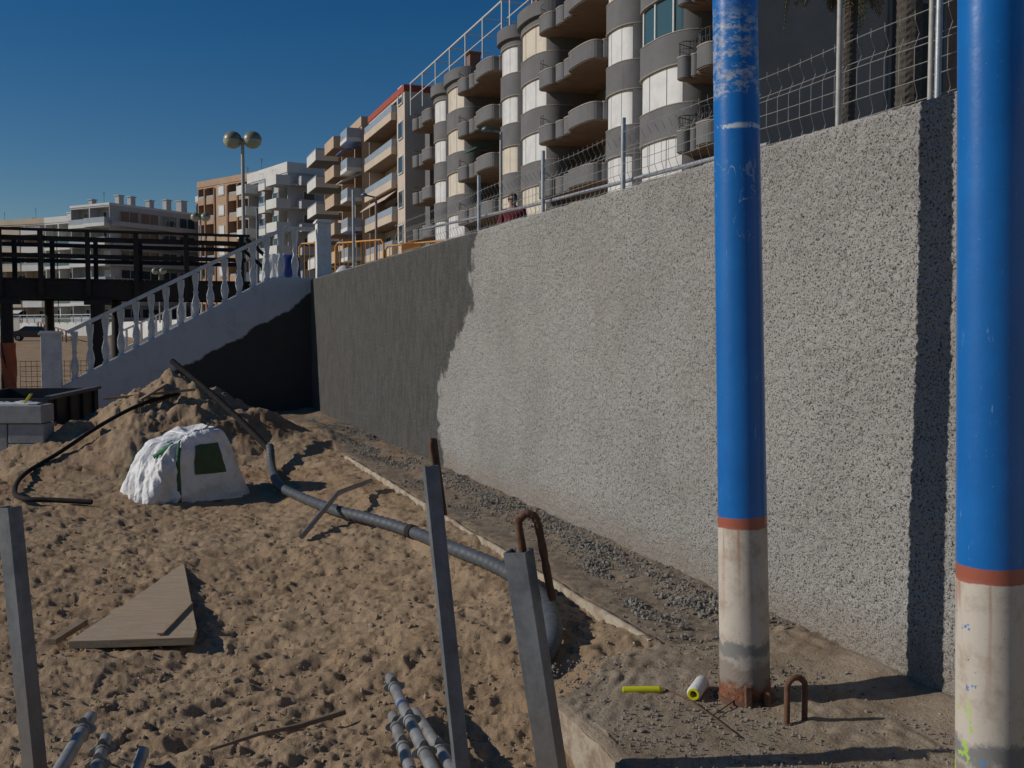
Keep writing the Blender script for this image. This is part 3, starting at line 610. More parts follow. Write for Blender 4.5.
b = MB(); b.add([(x, y+1.64, z) for x, y, z in vsx], [tuple(range(m_)), tuple(range(2*m_-1, m_-1, -1))]+[(i, m_+i, m_+(i+1) % m_, (i+1) % m_) for i in range(m_)]); b.build('side_wall', WHITE, st)
def rail_z(v):                                     # underside of the handrail
    return min(1.62+(v+1.28)*(3.80-1.62)/(2.92+1.28), 3.80)
BAL = [(.055, 0), (.055, .06), (.035, .09), (.045, .16), (.062, .27), (.055, .38), (.033, .48), (.03, .53), (.042, .57), (.03, .62), (.04, .75), (.055, .88), (.055, 1.0)]
def balustrade(y, first):
    for k in range(16):
        v = -1.18+k*.287
        zb_ = min(.60+(v+1.42)*2.20/4.07, 2.80)-.03; zt_ = rail_z(v)
        b = MB(); h = zt_-zb_
        prof = [(r*1.28, z*h) for r, z in BAL]; b.lathe(prof, n=12)
        b.build('baluster', WHITE, st, loc=(v, y, zb_))
    b = MB(); za, zc = rail_z(-1.28), rail_z(2.93)
    b.beam((-1.30, y, za+.035), (2.93, y, zc+.035), .15, .07); b.box((2.925, y-.075, zc), (VW+.06, y+.075, zc+.07)); b.build('handrail', WHITE, st)
balustrade(.11, True)
def pillar(x, y, z0, z1, w=.24):
    b = MB(); b.box((x-w/2, y-w/2, z0), (x+w/2, y+w/2, z1-.07)); b.lathe([(w*.74, 0), (w*.80, .02), (w*.80, .05), (w*.6, .075)], (x, y, z1-.075), 4, smooth=False); 
    b2 = MB(); b2.box((x-w/2, y-w/2, z0), (x+w/2, y+w/2, z1-.075)); b2.box((x-w/2-.035, y-w/2-.035, z1-.075), (x+w/2+.035, y+w/2+.035, z1-.03)); b2.box((x-w/2-.01, y-w/2-.01, z1-.03), (x+w/2+.01, y+w/2+.01, z1)); b2.build('pillar', WHITE, st, bevel=.008)
pillar(-1.59, .11, -.2, 1.68, .36); pillar(VW+.27, .11, 2.0, 4.03, .29)
# ================================================================== TIMBER PIER
PU = 30.1; pr = empty('timber_walkway', 'dark timber walkway on posts crossing behind the white staircase', 'walkway', W(0, PU, 0), WA)
zd = 3.12; vE = 3.0
b = MB(); b.box((-22, .06, zd-.56), (vE, .24, zd-.05)); b.box((-22, 2.2, zd-.56), (vE, 2.4, zd-.05)); b.build('beams', WOODD, pr)
b = MB()
for i in range(170): b.box((-22+i*.148, 0, zd-.045), (-22+i*.148+.138, 2.46, zd))
b.build('deck_boards', WOODD, pr)
def vat(px, u): k = (px-512)/F; z = u/(D.y*1.0+D.x*k); return (k*P.x+P.y)*z
posts = [vat(x, PU) for x in (2, 43, 90, 138, 188, 243)]; step = posts[2]-posts[1]
allp = posts+[posts[0]-step*(i+1) for i in range(11)]
for yy in (0.0, 2.42):
    for v in allp:
        if v < -22: continue
        v2 = v+(.0 if yy == 0 else .12); b = MB(); b.box((v2-.065, yy-.06, zd-.5), (v2+.065, yy+.06, zd+1.28)); b.build('railing_post', WOODD, pr)
    yi = yy+(.085 if yy == 0 else -.085)
    b = MB(); b.box((-22, yy-.1, zd+1.285), (vE+.1, yy+.1, zd+1.35)); b.build('top_rail', WOODD, pr)
    for h in (1.08, .62):
        b = MB(); b.box((-22, yi-.025, zd+h-.06), (vE, yi+.025, zd+h+.06)); b.build('side_rail', WOODD, pr)
for px, w in ((8, .34), (99, .40)):
    v = vat(px, PU+.2); b = MB(); b.lathe([(w/2, -.8), (w/2*.97, 1.2), (w/2*.95, zd-.56)], (v, .15, 0), 14); b.build('leg', WOODD, pr)
    b = MB(); b.lathe([(w/2*.8, -.8), (w/2*.75, zd-.56)], (v+(.45 if px > 50 else .9), 2.3, 0), 12); b.build('leg', WOODD, pr)
    b = MB(); b.box((v-.35, -.05, zd-.72), (v+.35, .3, zd-.562)); b.build('bracket', WOODD, pr)
v = vat(8, PU+.2)-5.4; b = MB(); b.lathe([(.17, -.8), (.16, zd-.56)], (v, .15, 0), 12); b.build('leg', WOODD, pr)
b = MB(); b.beam((vE, .0, zd+1.25), (vE+1.25, .0, zd+.1), .09, .10); b.beam((vE, 2.42, zd+1.25), (vE+1.25, 2.42, zd+.1), .09, .10); b.build('stair_rail', WOODD, pr)
b = MB()
for i in range(4): b.box((vE+.02+i*.3, 0, 2.36), (vE+.32+i*.3, 2.4, zd-.1-i*.18))
b.build('steps', WOODD, pr)
# orange safety netting
ORG = M('orange_plastic_net', (.42, .09, .03), (.34, .07, .025), 6, .7, 20, 0)
def net(p, q, h, label, cell=.09, z0=-.15):
    b = MB(); p = Vector(p); q = Vector(q); L = (q-p).length; d = (q-p)/L; nn = int(L/cell)
    for i in range(nn+1):
        a = p+d*i*cell; b.beam((a.x, a.y, z0), (a.x, a.y, z0+h), .012, .012, up=(d.x, d.y, 0))
    for j in range(int(h/cell)+1): b.beam((p.x, p.y, z0+j*cell), (q.x, q.y, z0+j*cell), .012, .012)
    return tag(b.build('safety_net', ORG, recalc=False), label, 'safety net')
v = vat(8, PU); bq = MB()
b = MB(); nn = 22; vv = []; 
for j in range(26):
    for k in range(nn): a = 2*math.pi*k/nn; rr = .185+.02*math.sin(a*5+j*.4); vv.append((rr*math.cos(a), rr*math.sin(a), j*.06))
b.add(vv, [(j*nn+k, j*nn+(k+1) % nn, (j+1)*nn+(k+1) % nn, (j+1)*nn+k) for j in range(25) for k in range(nn)], True)
pq = W(v, PU+.15); tag(b.build('safety_net', ORG, loc=(pq.x, pq.y, -.15)), 'orange netting wrapped round the foot of the left walkway leg', 'safety net')
net(W(v+.25, PU+.4), W(vat(99, PU)-.2, PU+.5), 1.0, 'sagging orange netting strung between the two walkway legs', .14)
# ================================================================== STREET LAMPS
GLOBT = M('lamp_globe_opal', (.40, .40, .30), (.34, .34, .26), 5, .3, 10, 0); GLOBD = M('lamp_globe_cap', (.20, .21, .15), (.14, .15, .11), 5, .4, 10, 0)
def twin_lamp(loc, H, gr, label, pr_=.06, rz=0):
    e = empty('street_lamp', label, 'street lamp', loc, rz, 'street lamps with two globes')
    b = MB(); b.lathe([(pr_*1.6, 0), (pr_*1.5, .5), (pr_, .6), (pr_*.8, H)], n=14); b.build('mast', CREAMPOST, e)
    b = MB(); b.tube([(-gr*1.05, 0, H-.05), (0, 0, H+.02), (gr*1.05, 0, H-.05)], .03, 8); b.build('arm', GALVD, e)
    for s in (-1, 1):
        pr2 = [(gr*math.sin(math.pi*i/16)+.001, -gr*math.cos(math.pi*i/16)*.95) for i in range(17)]
        b = MB(); b.lathe(pr2[:9], (s*gr*1.08, 0, H), 20); g = b.build('globe', GLOBT, e)
        b = MB(); b.lathe([(r*1.02, z) for r, z in pr2[8:]], (s*gr*1.08, 0, H), 20); b.build('globe_cap', GLOBD, e)
    return e
q = dp(242.5, 140, 33); twin_lamp((q.x, q.y, 2.4), q.z-2.4, .30, 'street lamp with two round globes standing above the timber walkway', .07)
q = dp(200.5, 217, 60); twin_lamp((q.x, q.y, 2.4), q.z-2.4, .28, 'small distant twin globe lamp in front of the tan apartment block')
q = dp(159, 271, 95); twin_lamp((q.x, q.y, 2.4), q.z-2.4, .33, 'far twin globe lamp seen through the walkway railing')
def arm_lamp(px, py, Y, label, side=-1, mat=None, r=.05):
    q = dp(px, py, Y); e = empty('street_light', label, 'street light', (q.x, q.y, 2.4), 0); H = q.z-2.4
    b = MB(); b.lathe([(r*1.3, 0), (r, .5), (r*.85, H)], n=12); b.build('mast', mat or CREAMPOST, e)
    b = MB(); b.tube([(0, 0, H-.02), (side*.35, 0, H+.06)], .03, 8); b.build('arm', GALVD, e)
    b = MB(); b.lathe([(.02, .09), (.08, .07), (.13, 0), (.11, -.03), (.04, -.05)], (side*.42, 0, H+.06), 14); b.build('lamp_head', GALVD, e)
PINK = M('faded_pink_paint', (.36, .24, .20), (.30, .19, .16), 8, .6, 20, 0)
arm_lamp(501, 132, 28, 'grey street light on a pale mast beside the person')
arm_lamp(376, 197, 36, 'pinkish street light mast before the cream apartment block', mat=PINK)
b = MB(); q = dp(257, 208, 42); b.lathe([(.06, 0), (.05, q.z-2.4)], n=10); tag(b.build('flag_mast', GALVD, loc=(q.x, q.y, 2.4)), 'slim dark mast just right of the twin globe lamp', 'mast')
# ================================================================== FENCE ON THE WALL
fe = empty('wire_fence', 'galvanised wire mesh fence with folded wires along the top of the grey wall', 'fence', W(VW+.12, 0, 2.75), WA)
def uat(px, v=VW+.12):
    k = (px-512)/F; z = v/(P.x*k+P.y)
    for _ in range(4): kk_ = k*(1-1.25*.0542/z); z = v/(P.x*kk_+P.y)
    return z*(D.y+D.x*kk_)
def fpost(px, h, mat, r=.024, dv=0, name='post'):
    b = MB(); b.tube([(dv, uat(px), 0-.02), (dv, uat(px), h)], r, 12); b.build(name, mat, fe)
fpost(838, 1.5, CREAMPOST, .015); fpost(930, 1.5, CREAMPOST, .013); fpost(937.5, 1.5, GALV, .016)
for px, h, r in ((623, .60, .019), (543, .62, .019), (479, .66, .02), (354, 1.40, .026)): fpost(px, h, GALV, r)
b = MB(); b.tube([(0, 2.2, -.02), (0, 2.2, 1.5)], .026, 12); b.build('post', GALV, fe)
hz = [(.02, 0), (.075, .03), (.17, 0), (.245, 0), (.33, 0), (.37, .03), (.48, 0)]
def fence_panel(u0, u1):
    b = MB(); wr = .0023
    sagn = lambda u: .012*math.sin(u*1.7)+.008*math.sin(u*4.1)
    us_ = [u0+(u1-u0)*i/12 for i in range(13)]
    for h, off in hz: b.tube([(off+sagn(u), u, h+.006*math.sin(u*2.3+h*9)) for u in us_], wr, 4, smooth=False)
    u = u0+.05
    while u < u1-.02:
        s = sagn(u); jj = .004*math.sin(u*31)
        b.tube([(s, u+jj, 0), (s, u, .03), (s+.04, u+.02, .10), (s, u, .17), (s, u, .33), (s+.045, u+.02, .405), (s, u, .46), (s, u+jj, .505)], wr*.9, 4, smooth=False); u += .105
    b.build('mesh_panel', WIRE, fe, recalc=False)
ends = [-1.5, 2.2, uat(937), uat(838), uat(730), uat(623), uat(543), uat(479), 13.8, uat(395)]
for a_, c_ in zip(ends[:-1], ends[1:]): fence_panel(a_, c_)
b = MB(); a_ = W(VW+.2, uat(757), 2.84); c_ = W(VW+.22, uat(415), 3.08); b.tube([a_, a_.lerp(c_, .5)+Vector((0, 0, -.03)), c_], .016, 12)
tag(b.build('loose_tube', GALV), 'long loose galvanised tube leaning along the wire fence on the wall top', 'tube')
# ================================================================== CROWD BARRIER, BOXES
YOR = M('yellow_orange_paint', (.62, .27, .02), (.5, .2, .02), 6, .5, 30, 0)
def barrier(px0, px1, Y0, Y1, ztop, label):
    a = dp(px0, 300, Y0); c = dp(px1, 300, Y1); a.z = c.z = 2.4; d = (c-a); L = d.length; rz = math.atan2(d.y, d.x)
    e = empty('crowd_barrier', label, 'barrier', a, rz, 'yellow crowd barriers on the promenade'); h = ztop-2.4
    b = MB(); b.tube([(0, 0, 0), (0, 0, h-.08), (.08, 0, h), (L-.08, 0, h), (L, 0, h-.08), (L, 0, 0)], .022, 8); b.tube([(0, 0, .2), (L, 0, .2)], .018, 8); b.build('frame', YOR, e)
    b = MB(); k = int(L/.14)
    for i in range(1, k): b.tube([(L*i/k, 0, .2), (L*i/k, 0, h)], .009, 6)
    b.build('bars', YOR, e)
    b = MB(); b.box((.2, -.25, 0), (.24, .25, .04)); b.box((L-.24, -.25, 0), (L-.2, .25, .04)); b.build('foot', YOR, e)
barrier(336, 384, 23.5, 22.5, 3.73, 'yellow crowd barrier nearest the white stair pillar')
barrier(386, 446, 22.5, 21.0, 3.58, 'yellow crowd barrier with an orange box hung on it')
barrier(300, 331, 25, 24.6, 3.85, 'yellow crowd barrier half hidden behind the balusters')
ORB = M('orange_box_plastic', (.85, .30, .01), (.75, .26, .01), 6, .45, 20, 0)
q = dp(411, 248, 21.6); b = MB(); b.box((-.20, -.1, -.1), (.20, .1, .1)); b.box((-.05, -.04, .1), (.05, .04, .16)); tag(b.build('orange_box', ORB, loc=q, bevel=.01), 'bright orange box on the yellow barrier', 'box')
b = MB(); q = dp(411, 248, 21.6); b.lathe([(.15, 2.4), (.12, 2.42), (.03, q.z-.1)], n=10); tag(b.build('box_stand', YOR, loc=(q.x, q.y, 0)), 'thin yellow stand below the bright orange box', 'stand')
BLUE = M('blue_tarp', (.015, .04, .19), (.01, .03, .15), 5, .6, 10, .01)
q = dp(288, 265, 24.5); b = MB(); b.lathe([(.27, 0), (.30, .05), (.29, .5), (.31, .55), (.29, 1.05), (.22, 1.12), (.1, 1.14)], n=24); tag(b.build('plastic_drum', BLUE, loc=(q.x, q.y, 2.4)), 'dark blue plastic drum behind the balusters', 'drum')
q = dp(273, 268, 24.2); b = MB()
gx = np.linspace(-.35, .35, 30); gz_ = np.linspace(0, 1.15, 30); GX, GZ = np.meshgrid(gx, gz_, indexing='ij'); GYY = .05*fbm(GX*5, GZ*3, 3, 120)
o = gridmesh('white_sheet', GX*(1-.25*GZ), GYY+.1*GZ, GZ, M('white_cloth', (.75, .74, .72), (.66, .65, .63), 4, .8), True); o.location = (q.x, q.y, 2.4); mm = o.modifiers.new('s', 'SOLIDIFY'); mm.thickness = .01
tag(o, 'white cloth sheet draped beside the blue drum', 'sheet')
q = dp(345, 268, 22.6)
gx = np.linspace(0, 2*math.pi, 40); gt = np.linspace(0, 1, 20); GX, GT = np.meshgrid(gx, gt, indexing='ij'); rr = (.30*np.sqrt(1-(GT*.97)**2)+.02)*(1+.3*fbm(GX*2, GT*4, 3, 121))
o = gridmesh('plastic_bundle', rr*np.cos(GX), rr*np.sin(GX), GT*.75, CRUM); o.location = (q.x, q.y, 2.4); tag(o, 'grey crumpled plastic bundle beside the white stair pillar', 'bundle')
# ================================================================== GREY APARTMENT BLOCK
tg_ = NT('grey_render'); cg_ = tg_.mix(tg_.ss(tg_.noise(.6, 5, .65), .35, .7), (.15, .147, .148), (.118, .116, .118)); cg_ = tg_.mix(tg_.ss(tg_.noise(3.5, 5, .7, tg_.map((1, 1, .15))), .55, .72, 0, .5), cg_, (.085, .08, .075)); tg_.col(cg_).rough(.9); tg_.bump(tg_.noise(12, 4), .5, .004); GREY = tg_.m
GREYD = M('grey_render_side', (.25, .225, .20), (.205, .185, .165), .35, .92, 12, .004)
SHW = M('white_shutter', (.66, .65, .63), (.56, .55, .53), 1.2, .6, 20, 0)
SHC = M('cream_shutter', (.62, .55, .44), (.54, .47, .37), 1.2, .6, 20, 0)
SOFF = M('brown_soffit', (.30, .20, .13), (.23, .155, .10), 1.5, .8, 20, .002)
COPE = M('stone_coping', (.36, .31, .26), (.28, .24, .2), 5, .8, 20, 0)
BRWN = M('brown_door_wood', (.19, .10, .055), (.13, .07, .04), 3, .6, 20, .002)
YBL = M('yellow_brown_blind', (.20, .135, .04), (.14, .09, .03), 6, .7, 20, .002)
RAILD = M('dark_balcony_railing', (.03, .03, .03), (.05, .05, .05), 8, .5, 20, 0)
GLS = glass('window_glass_dark', (.03, .05, .06)); GLG = glass('window_glass_green', (.05, .10, .11), .1)
FRW = M('white_window_frame', (.62, .62, .60), (.55, .55, .53), 5, .5, 20, 0)
TR1 = M('dark_interior', (.03, .028, .025), (.045, .04, .035), 3, .9, 20, 0)
GV = 22.8; GU = 33.0
gb = empty('grey_apartment_block', 'grey apartment block with round bays, white shutters and wavy balconies', 'building', W(GV, GU, 2.4), WA)
L = 48.5; HB = 17.5
bays = []
for m in range(3): bays += [(3.2+14.8*m, 8.0+14.8*m, 1.85), (8.02+14.8*m, 11.4+14.8*m, 1.75)]
gaps = [(0, 3.2), (11.4, 18.0), (26.2, 32.8), (41.0, 47.0)]
b = MB(); b.box((0, 0.0, 0), (.25, 2.6, HB)) if False else None
b.box((1.3, 0.3, -.3), (18, L, HB))
for y0_, y1_, p_ in bays: b.box((0, y0_, -.3), (1.31, y1_, HB))
b.box((0, L-1.4, -.3), (1.31, L, HB)); b.build('wall', GREY, gb)
# side wall facing the beach camera with dark doorway panel
b = MB(); b.box((-.6, 0, -.3), (18, .29, HB+.6)); b.build('side_wall', GREYD, gb)
for (pxa, pxb, pya, pyb) in ((884, 924, 6, 120), (938, 985, -30, 120)):
    def sx(px): k = (px-512)/F; z = GU/(D.y+D.x*k); return z*(P.x*k+P.y)-GV, z
    xa, za = sx(pxa); xb, zb_ = sx(pxb); zt = CH+(330-pya)/F*za-2.4
    b = MB(); b.box((xa, -.05, .0), (xb, .02, zt)); g = b.build('tall_door', TR1 if pxa < 900 else BRWN, gb)
    b = MB(); b.box((xa-.15, -.09, 0), (xa, .02, zt+.15)); b.box((xb, -.09, 0), (xb+.15, .02, zt+.15)); b.box((xa, -.09, zt), (xb, .02, zt+.15)); b.build('door_frame', GREY, g)
def bayout(y0, y1, p, inset=0.0, n=26, a0=0, a1=1, back=.25):
    c = (y0+y1)/2; h = (y1-y0)/2-inset; o = []
    for i in range(n+1):
        t = a0+(a1-a0)*i/n; th = math.pi*t; ee = .62
        o.append((-(p-inset)*(abs(math.sin(th))**ee), c-h*math.copysign(abs(math.cos(th))**.8, math.cos(th))))
    return o
FP = 2.95; SH0 = [17.05-2.4-FP*k for k in range(6)]
random.seed(11)
for bi, (y0_, y1_, p_) in enumerate(bays):
    zt = SH0[0]+1.6
    for k in range(7):
        zb_ = SH0[k]-1.33 if k < 6 else None
        z0 = SH0[k-1]-1.33 if k > 0 else SH0[0]+1.6; z1 = SH0[k-1] if k > 0 else SH0[0]+2.75
        o = bayout(y0_, y1_, p_)
        b = MB(); b.prism([(0, y0_)]+o+[(0, y1_)] if False else o, max(z0, -.3), z1, False); pb = b.build('round_parapet', GREY, gb)
        pb.data.polygons.foreach_set('use_smooth', [abs(q.normal.z) < .5 for q in pb.data.polygons])
        if k == 0:
            b = MB(); b.prism(bayout(y0_, y1_, p_+.16, -.08), z1-.75, z1); b.build('roof_parapet', GREY, gb)
        b = MB(); b.prism(bayout(y0_, y1_, p_+.015, -.01), z0-.02 if z0 > 0 else 0.01, z0+.015 if z0 > 0 else .05); b.prism(bayout(y0_, y1_, p_+.015, -.01), z1-.025, z1+.012); b.build('trim', COPE, gb)
    for k in range(6):
        z0 = max(SH0[k], 0); z1 = SH0[k]+1.6
        mat_ = SHC if random.random() < .42 else SHW
        oo = bayout(y0_, y1_, p_, n=10, a0=0, a1=.235); b = MB(); b.prism(oo+[(0, oo[-1][1]), (0, oo[0][1])], z0, z1); b.build('pier', GREY, gb)
        openw = (bi == 0 and k == 1)
        if openw:
            b = MB(); b.prism(bayout(y0_+.15, y1_-.15, p_-.15), z0, z1); w_ = b.build('window', GLG, gb)
            oo = bayout(y0_+.12, y1_-.12, p_-.10, n=12); b = MB()
            for q in oo[4:-1:2]: b.box((q[0]-.02, q[1]-.05, z0), (q[0]+.05, q[1]+.05, z1))
            b.build('frame', FRW, w_)
            continue
        b = MB()
        for s_ in range(5):
            oo = bayout(y0_+.12, y1_-.12, p_-.10, n=7, a0=.24+.76*s_/5+.004, a1=.24+.76*(s_+1)/5-.004)
            inn = [(x+.12 if x < -.1 else x+.1, y) for x, y in oo]; b.prism(oo+inn[::-1], z0, z1)
        sb = b.build('shutter', mat_, gb)
        b = MB(); b.prism(bayout(y0_+.2, y1_-.2, p_-.26), z0, z1); b.build('pane', GLS, sb)
def lobes(y0, y1, pmax, n=14):
    L_ = y1-y0; seg = [(0, .44, 1.0), (.44, .60, .83), (.60, .75, .83), (.75, 1.0, .95)]; o = []
    for a, c, f in seg:
        for i in range(n+1):
            t = i/n; th = math.pi*t; o.append((-(pmax*f*.72+pmax*f*.28*math.sin(th)**.55), y0+L_*(a+(c-a)*(.5-.5*math.copysign(abs(math.cos(th))**.75, math.cos(th))))))
    ys = y0; o2 = [(0, y0)]
    # rounded ends
    for i in range(1, 6): a = math.pi/2*i/6; o2.append((o[0][0]*math.sin(a)**.8, y0+.0-.25*math.sin(a*2)))
    return o2+o+[(o[-1][0]*math.cos(math.pi/2*i/6)**.8, y1+.25*math.sin(math.pi*i/6)) for i in range(1, 6)]+[(0, y1)]
def inset(o, d):
    r = []; n = len(o)
    for i in range(n):
        a = o[max(i-1, 0)]; c = o[min(i+1, n-1)]; tx, ty = c[0]-a[0], c[1]-a[1]; l = math.hypot(tx, ty) or 1
        r.append((o[i][0]+ty/l*d, o[i][1]-tx/l*d))
    return r
for gi, (y0_, y1_) in enumerate(gaps):
    y0x, y1x = y0_-.25, y1_+.45
    if gi == 0: y0x, y1x = .45, 3.3
    if gi == 3: y0x, y1x = 41.2, 46.6
    o = lobes(y0x, y1x, 2.2 if gi < 3 else 1.8); oi = inset(o, .13)
    for k in range(6):
        zt = SH0[0]+2.75 if k == 0 else SH0[k-1]
        zt = SH0[k]+1.55; z0 = zt-.62
        if z0 < .3: continue
        if k == 0: pass
        b = MB(); n = len(o); vs = [(x, y, z0-.2) for x, y in o]+[(x, y, zt) for x, y in o]+[(x, y, zt) for x, y in oi]+[(x, y, z0-.2) for x, y in oi]
        fs = [(j*n+i, j*n+i+1, (j+1) % 4*n+i+1, (j+1) % 4*n+i) for j in range(4) for i in range(n-1)]+[(0, n, 2*n, 3*n), (n-1, 4*n-1, 3*n-1, 2*n-1)]
        b.add(vs, fs); bal = b.build('balcony', GREY, gb)
        o3 = inset(o, .05); b = MB(); b.prism(o3+[(1.3, o3[-1][1]), (1.3, o3[0][1])], z0-.24, z0-.02); b.build('slab', SOFF, bal)
        oc = inset(o, -.02); oc2 = inset(o, .16); vs = [(x, y, zt+.002) for x, y in oc]+[(x, y, zt+.05) for x, y in oc]+[(x, y, zt+.05) for x, y in oc2]+[(x, y, zt+.002) for x, y in oc2]
        b = MB(); b.add(vs, fs); b.build('coping', COPE, bal)
        # metal railing at the far rounded end
        b = MB(); pr_ = inset(o, .07); kx = [i for i in range(n) if (o[i][1] > y1x-1.15 or (gi == 0 and o[i][1] < y1x))]; last = None
        for i in kx[::2]:
            x, y = pr_[i]; b.tube([(x, y, zt), (x, y, zt+.62)], .014, 4, False)
            if last: b.tube([(last[0], last[1], zt+.62), (x, y, zt+.62)], .02, 4, False); b.tube([(last[0], last[1], zt+.32), (x, y, zt+.32)], .012, 4, False)
            last = (x, y)
        if b.v: b.build('railing', RAILD, bal)
        # doors and blinds in the recess, downlights
        zz = z0-2.3
        yy = y0_+.5 if gi else 1.1
        b = MB(); b.box((1.22, yy, zz), (1.3, min(yy+2.1, y1_-.2), zz+1.9)); b.build('door', YBL if (k >= 3 and gi in (1, 2)) else BRWN, gb)
        if gi: 
            b = MB(); b.box((1.24, yy+3.0, zz+.1), (1.3, yy+4.6, zz+1.9)); w_ = b.build('window', GLS, gb); b = MB()
            for ya in (yy+2.95, yy+3.78, yy+4.6): b.box((1.2, ya, zz+.05), (1.28, ya+.07, zz+1.95))
            b.build('frame', FRW, w_)
# awning on the far group
b = MB(); b.add([(-2.3, 28.2, SH0[2]+2.3), (-2.3, 30.8, SH0[2]+2.3), (-.1, 30.8, SH0[2]+3.05), (-.1, 28.2, SH0[2]+3.05), (-2.3, 28.2, SH0[2]+2.22), (-2.3, 30.8, SH0[2]+2.22), (-.1, 30.8, SH0[2]+2.97), (-.1, 28.2, SH0[2]+2.97)], [(0,1,2,3),(7,6,5,4),(0,4,5,1),(1,5,6,2),(2,6,7,3),(3,7,4,0)])
b.build('awning', M('green_awning', (.01, .10, .07), (.01, .08, .055), 5, .8, 20, 0), gb)
# roof pergola rails
b = MB(); zr = 22.45-2.4
for ya, yb in ((27.2, 49.8), (14.5, 26.2)):
    b.tube([(-.9, ya, zr), (-.9, yb, zr)], .075, 6); b.tube([(-.9, ya, zr-1.35), (-.9, yb, zr-1.35)], .04, 6)
    y = ya
    while y <= yb: b.tube([(-.9, y, HB-.1), (-.9, y, zr)], .055, 6); b.tube([(-.9, y, zr-.02), (2.5, y, zr-.02)], .04, 6); y += 3.75
b.build('roof_rail', FRW, gb)
b = MB(); b.box((3.2, 4, HB), (10, 44, HB+1.5)); b.build('roof_room', M('brown_roof_room', (.16, .11, .08), (.13, .09, .07), 2), gb)
for yy in (24, 37): b = MB(); b.box((.2, yy, HB), (1.0, yy+.8, HB+1.9)); b.box((.1, yy-.1, HB+1.9), (1.1, yy+.9, HB+2.05)); b.build('chimney', M('brick_chimney', (.25, .12, .08), (.2, .1, .07), 6), gb)
# ================================================================== OTHER BLOCKS
CRM = M('cream_render', (.52, .43, .33), (.46, .38, .29), .5, .9, 12, 0)
OCH = M('ochre_render', (.48, .36, .25), (.42, .31, .215), .5, .9, 12, 0)
TAN = M('tan_render', (.43, .29, .185), (.37, .25, .16), .5, .9, 12, 0)
PNK = M('pinkish_cream_render', (.55, .46, .38), (.49, .40, .33), .5, .9, 12, 0)
WHB = M('white_render', (.62, .61, .58), (.54, .53, .5), .5, .9, 12, 0)
WHG = M('pale_grey_render', (.42, .42, .42), (.37, .37, .37), .5, .9, 12, 0)
GRB = M('grey_side_render', (.22, .22, .22), (.18, .18, .18), .5, .9, 12, 0)
RED = M('red_brick_band', (.36, .07, .045), (.3, .06, .04), 2, .9, 12, 0)
BRK = M('brown_frame_render', (.27, .16, .10), (.22, .13, .085), 2, .9, 12, 0)
GRL = M('pale_glass_railing', (.34, .38, .42), (.28, .32, .36), 2, .25, 12, 0)
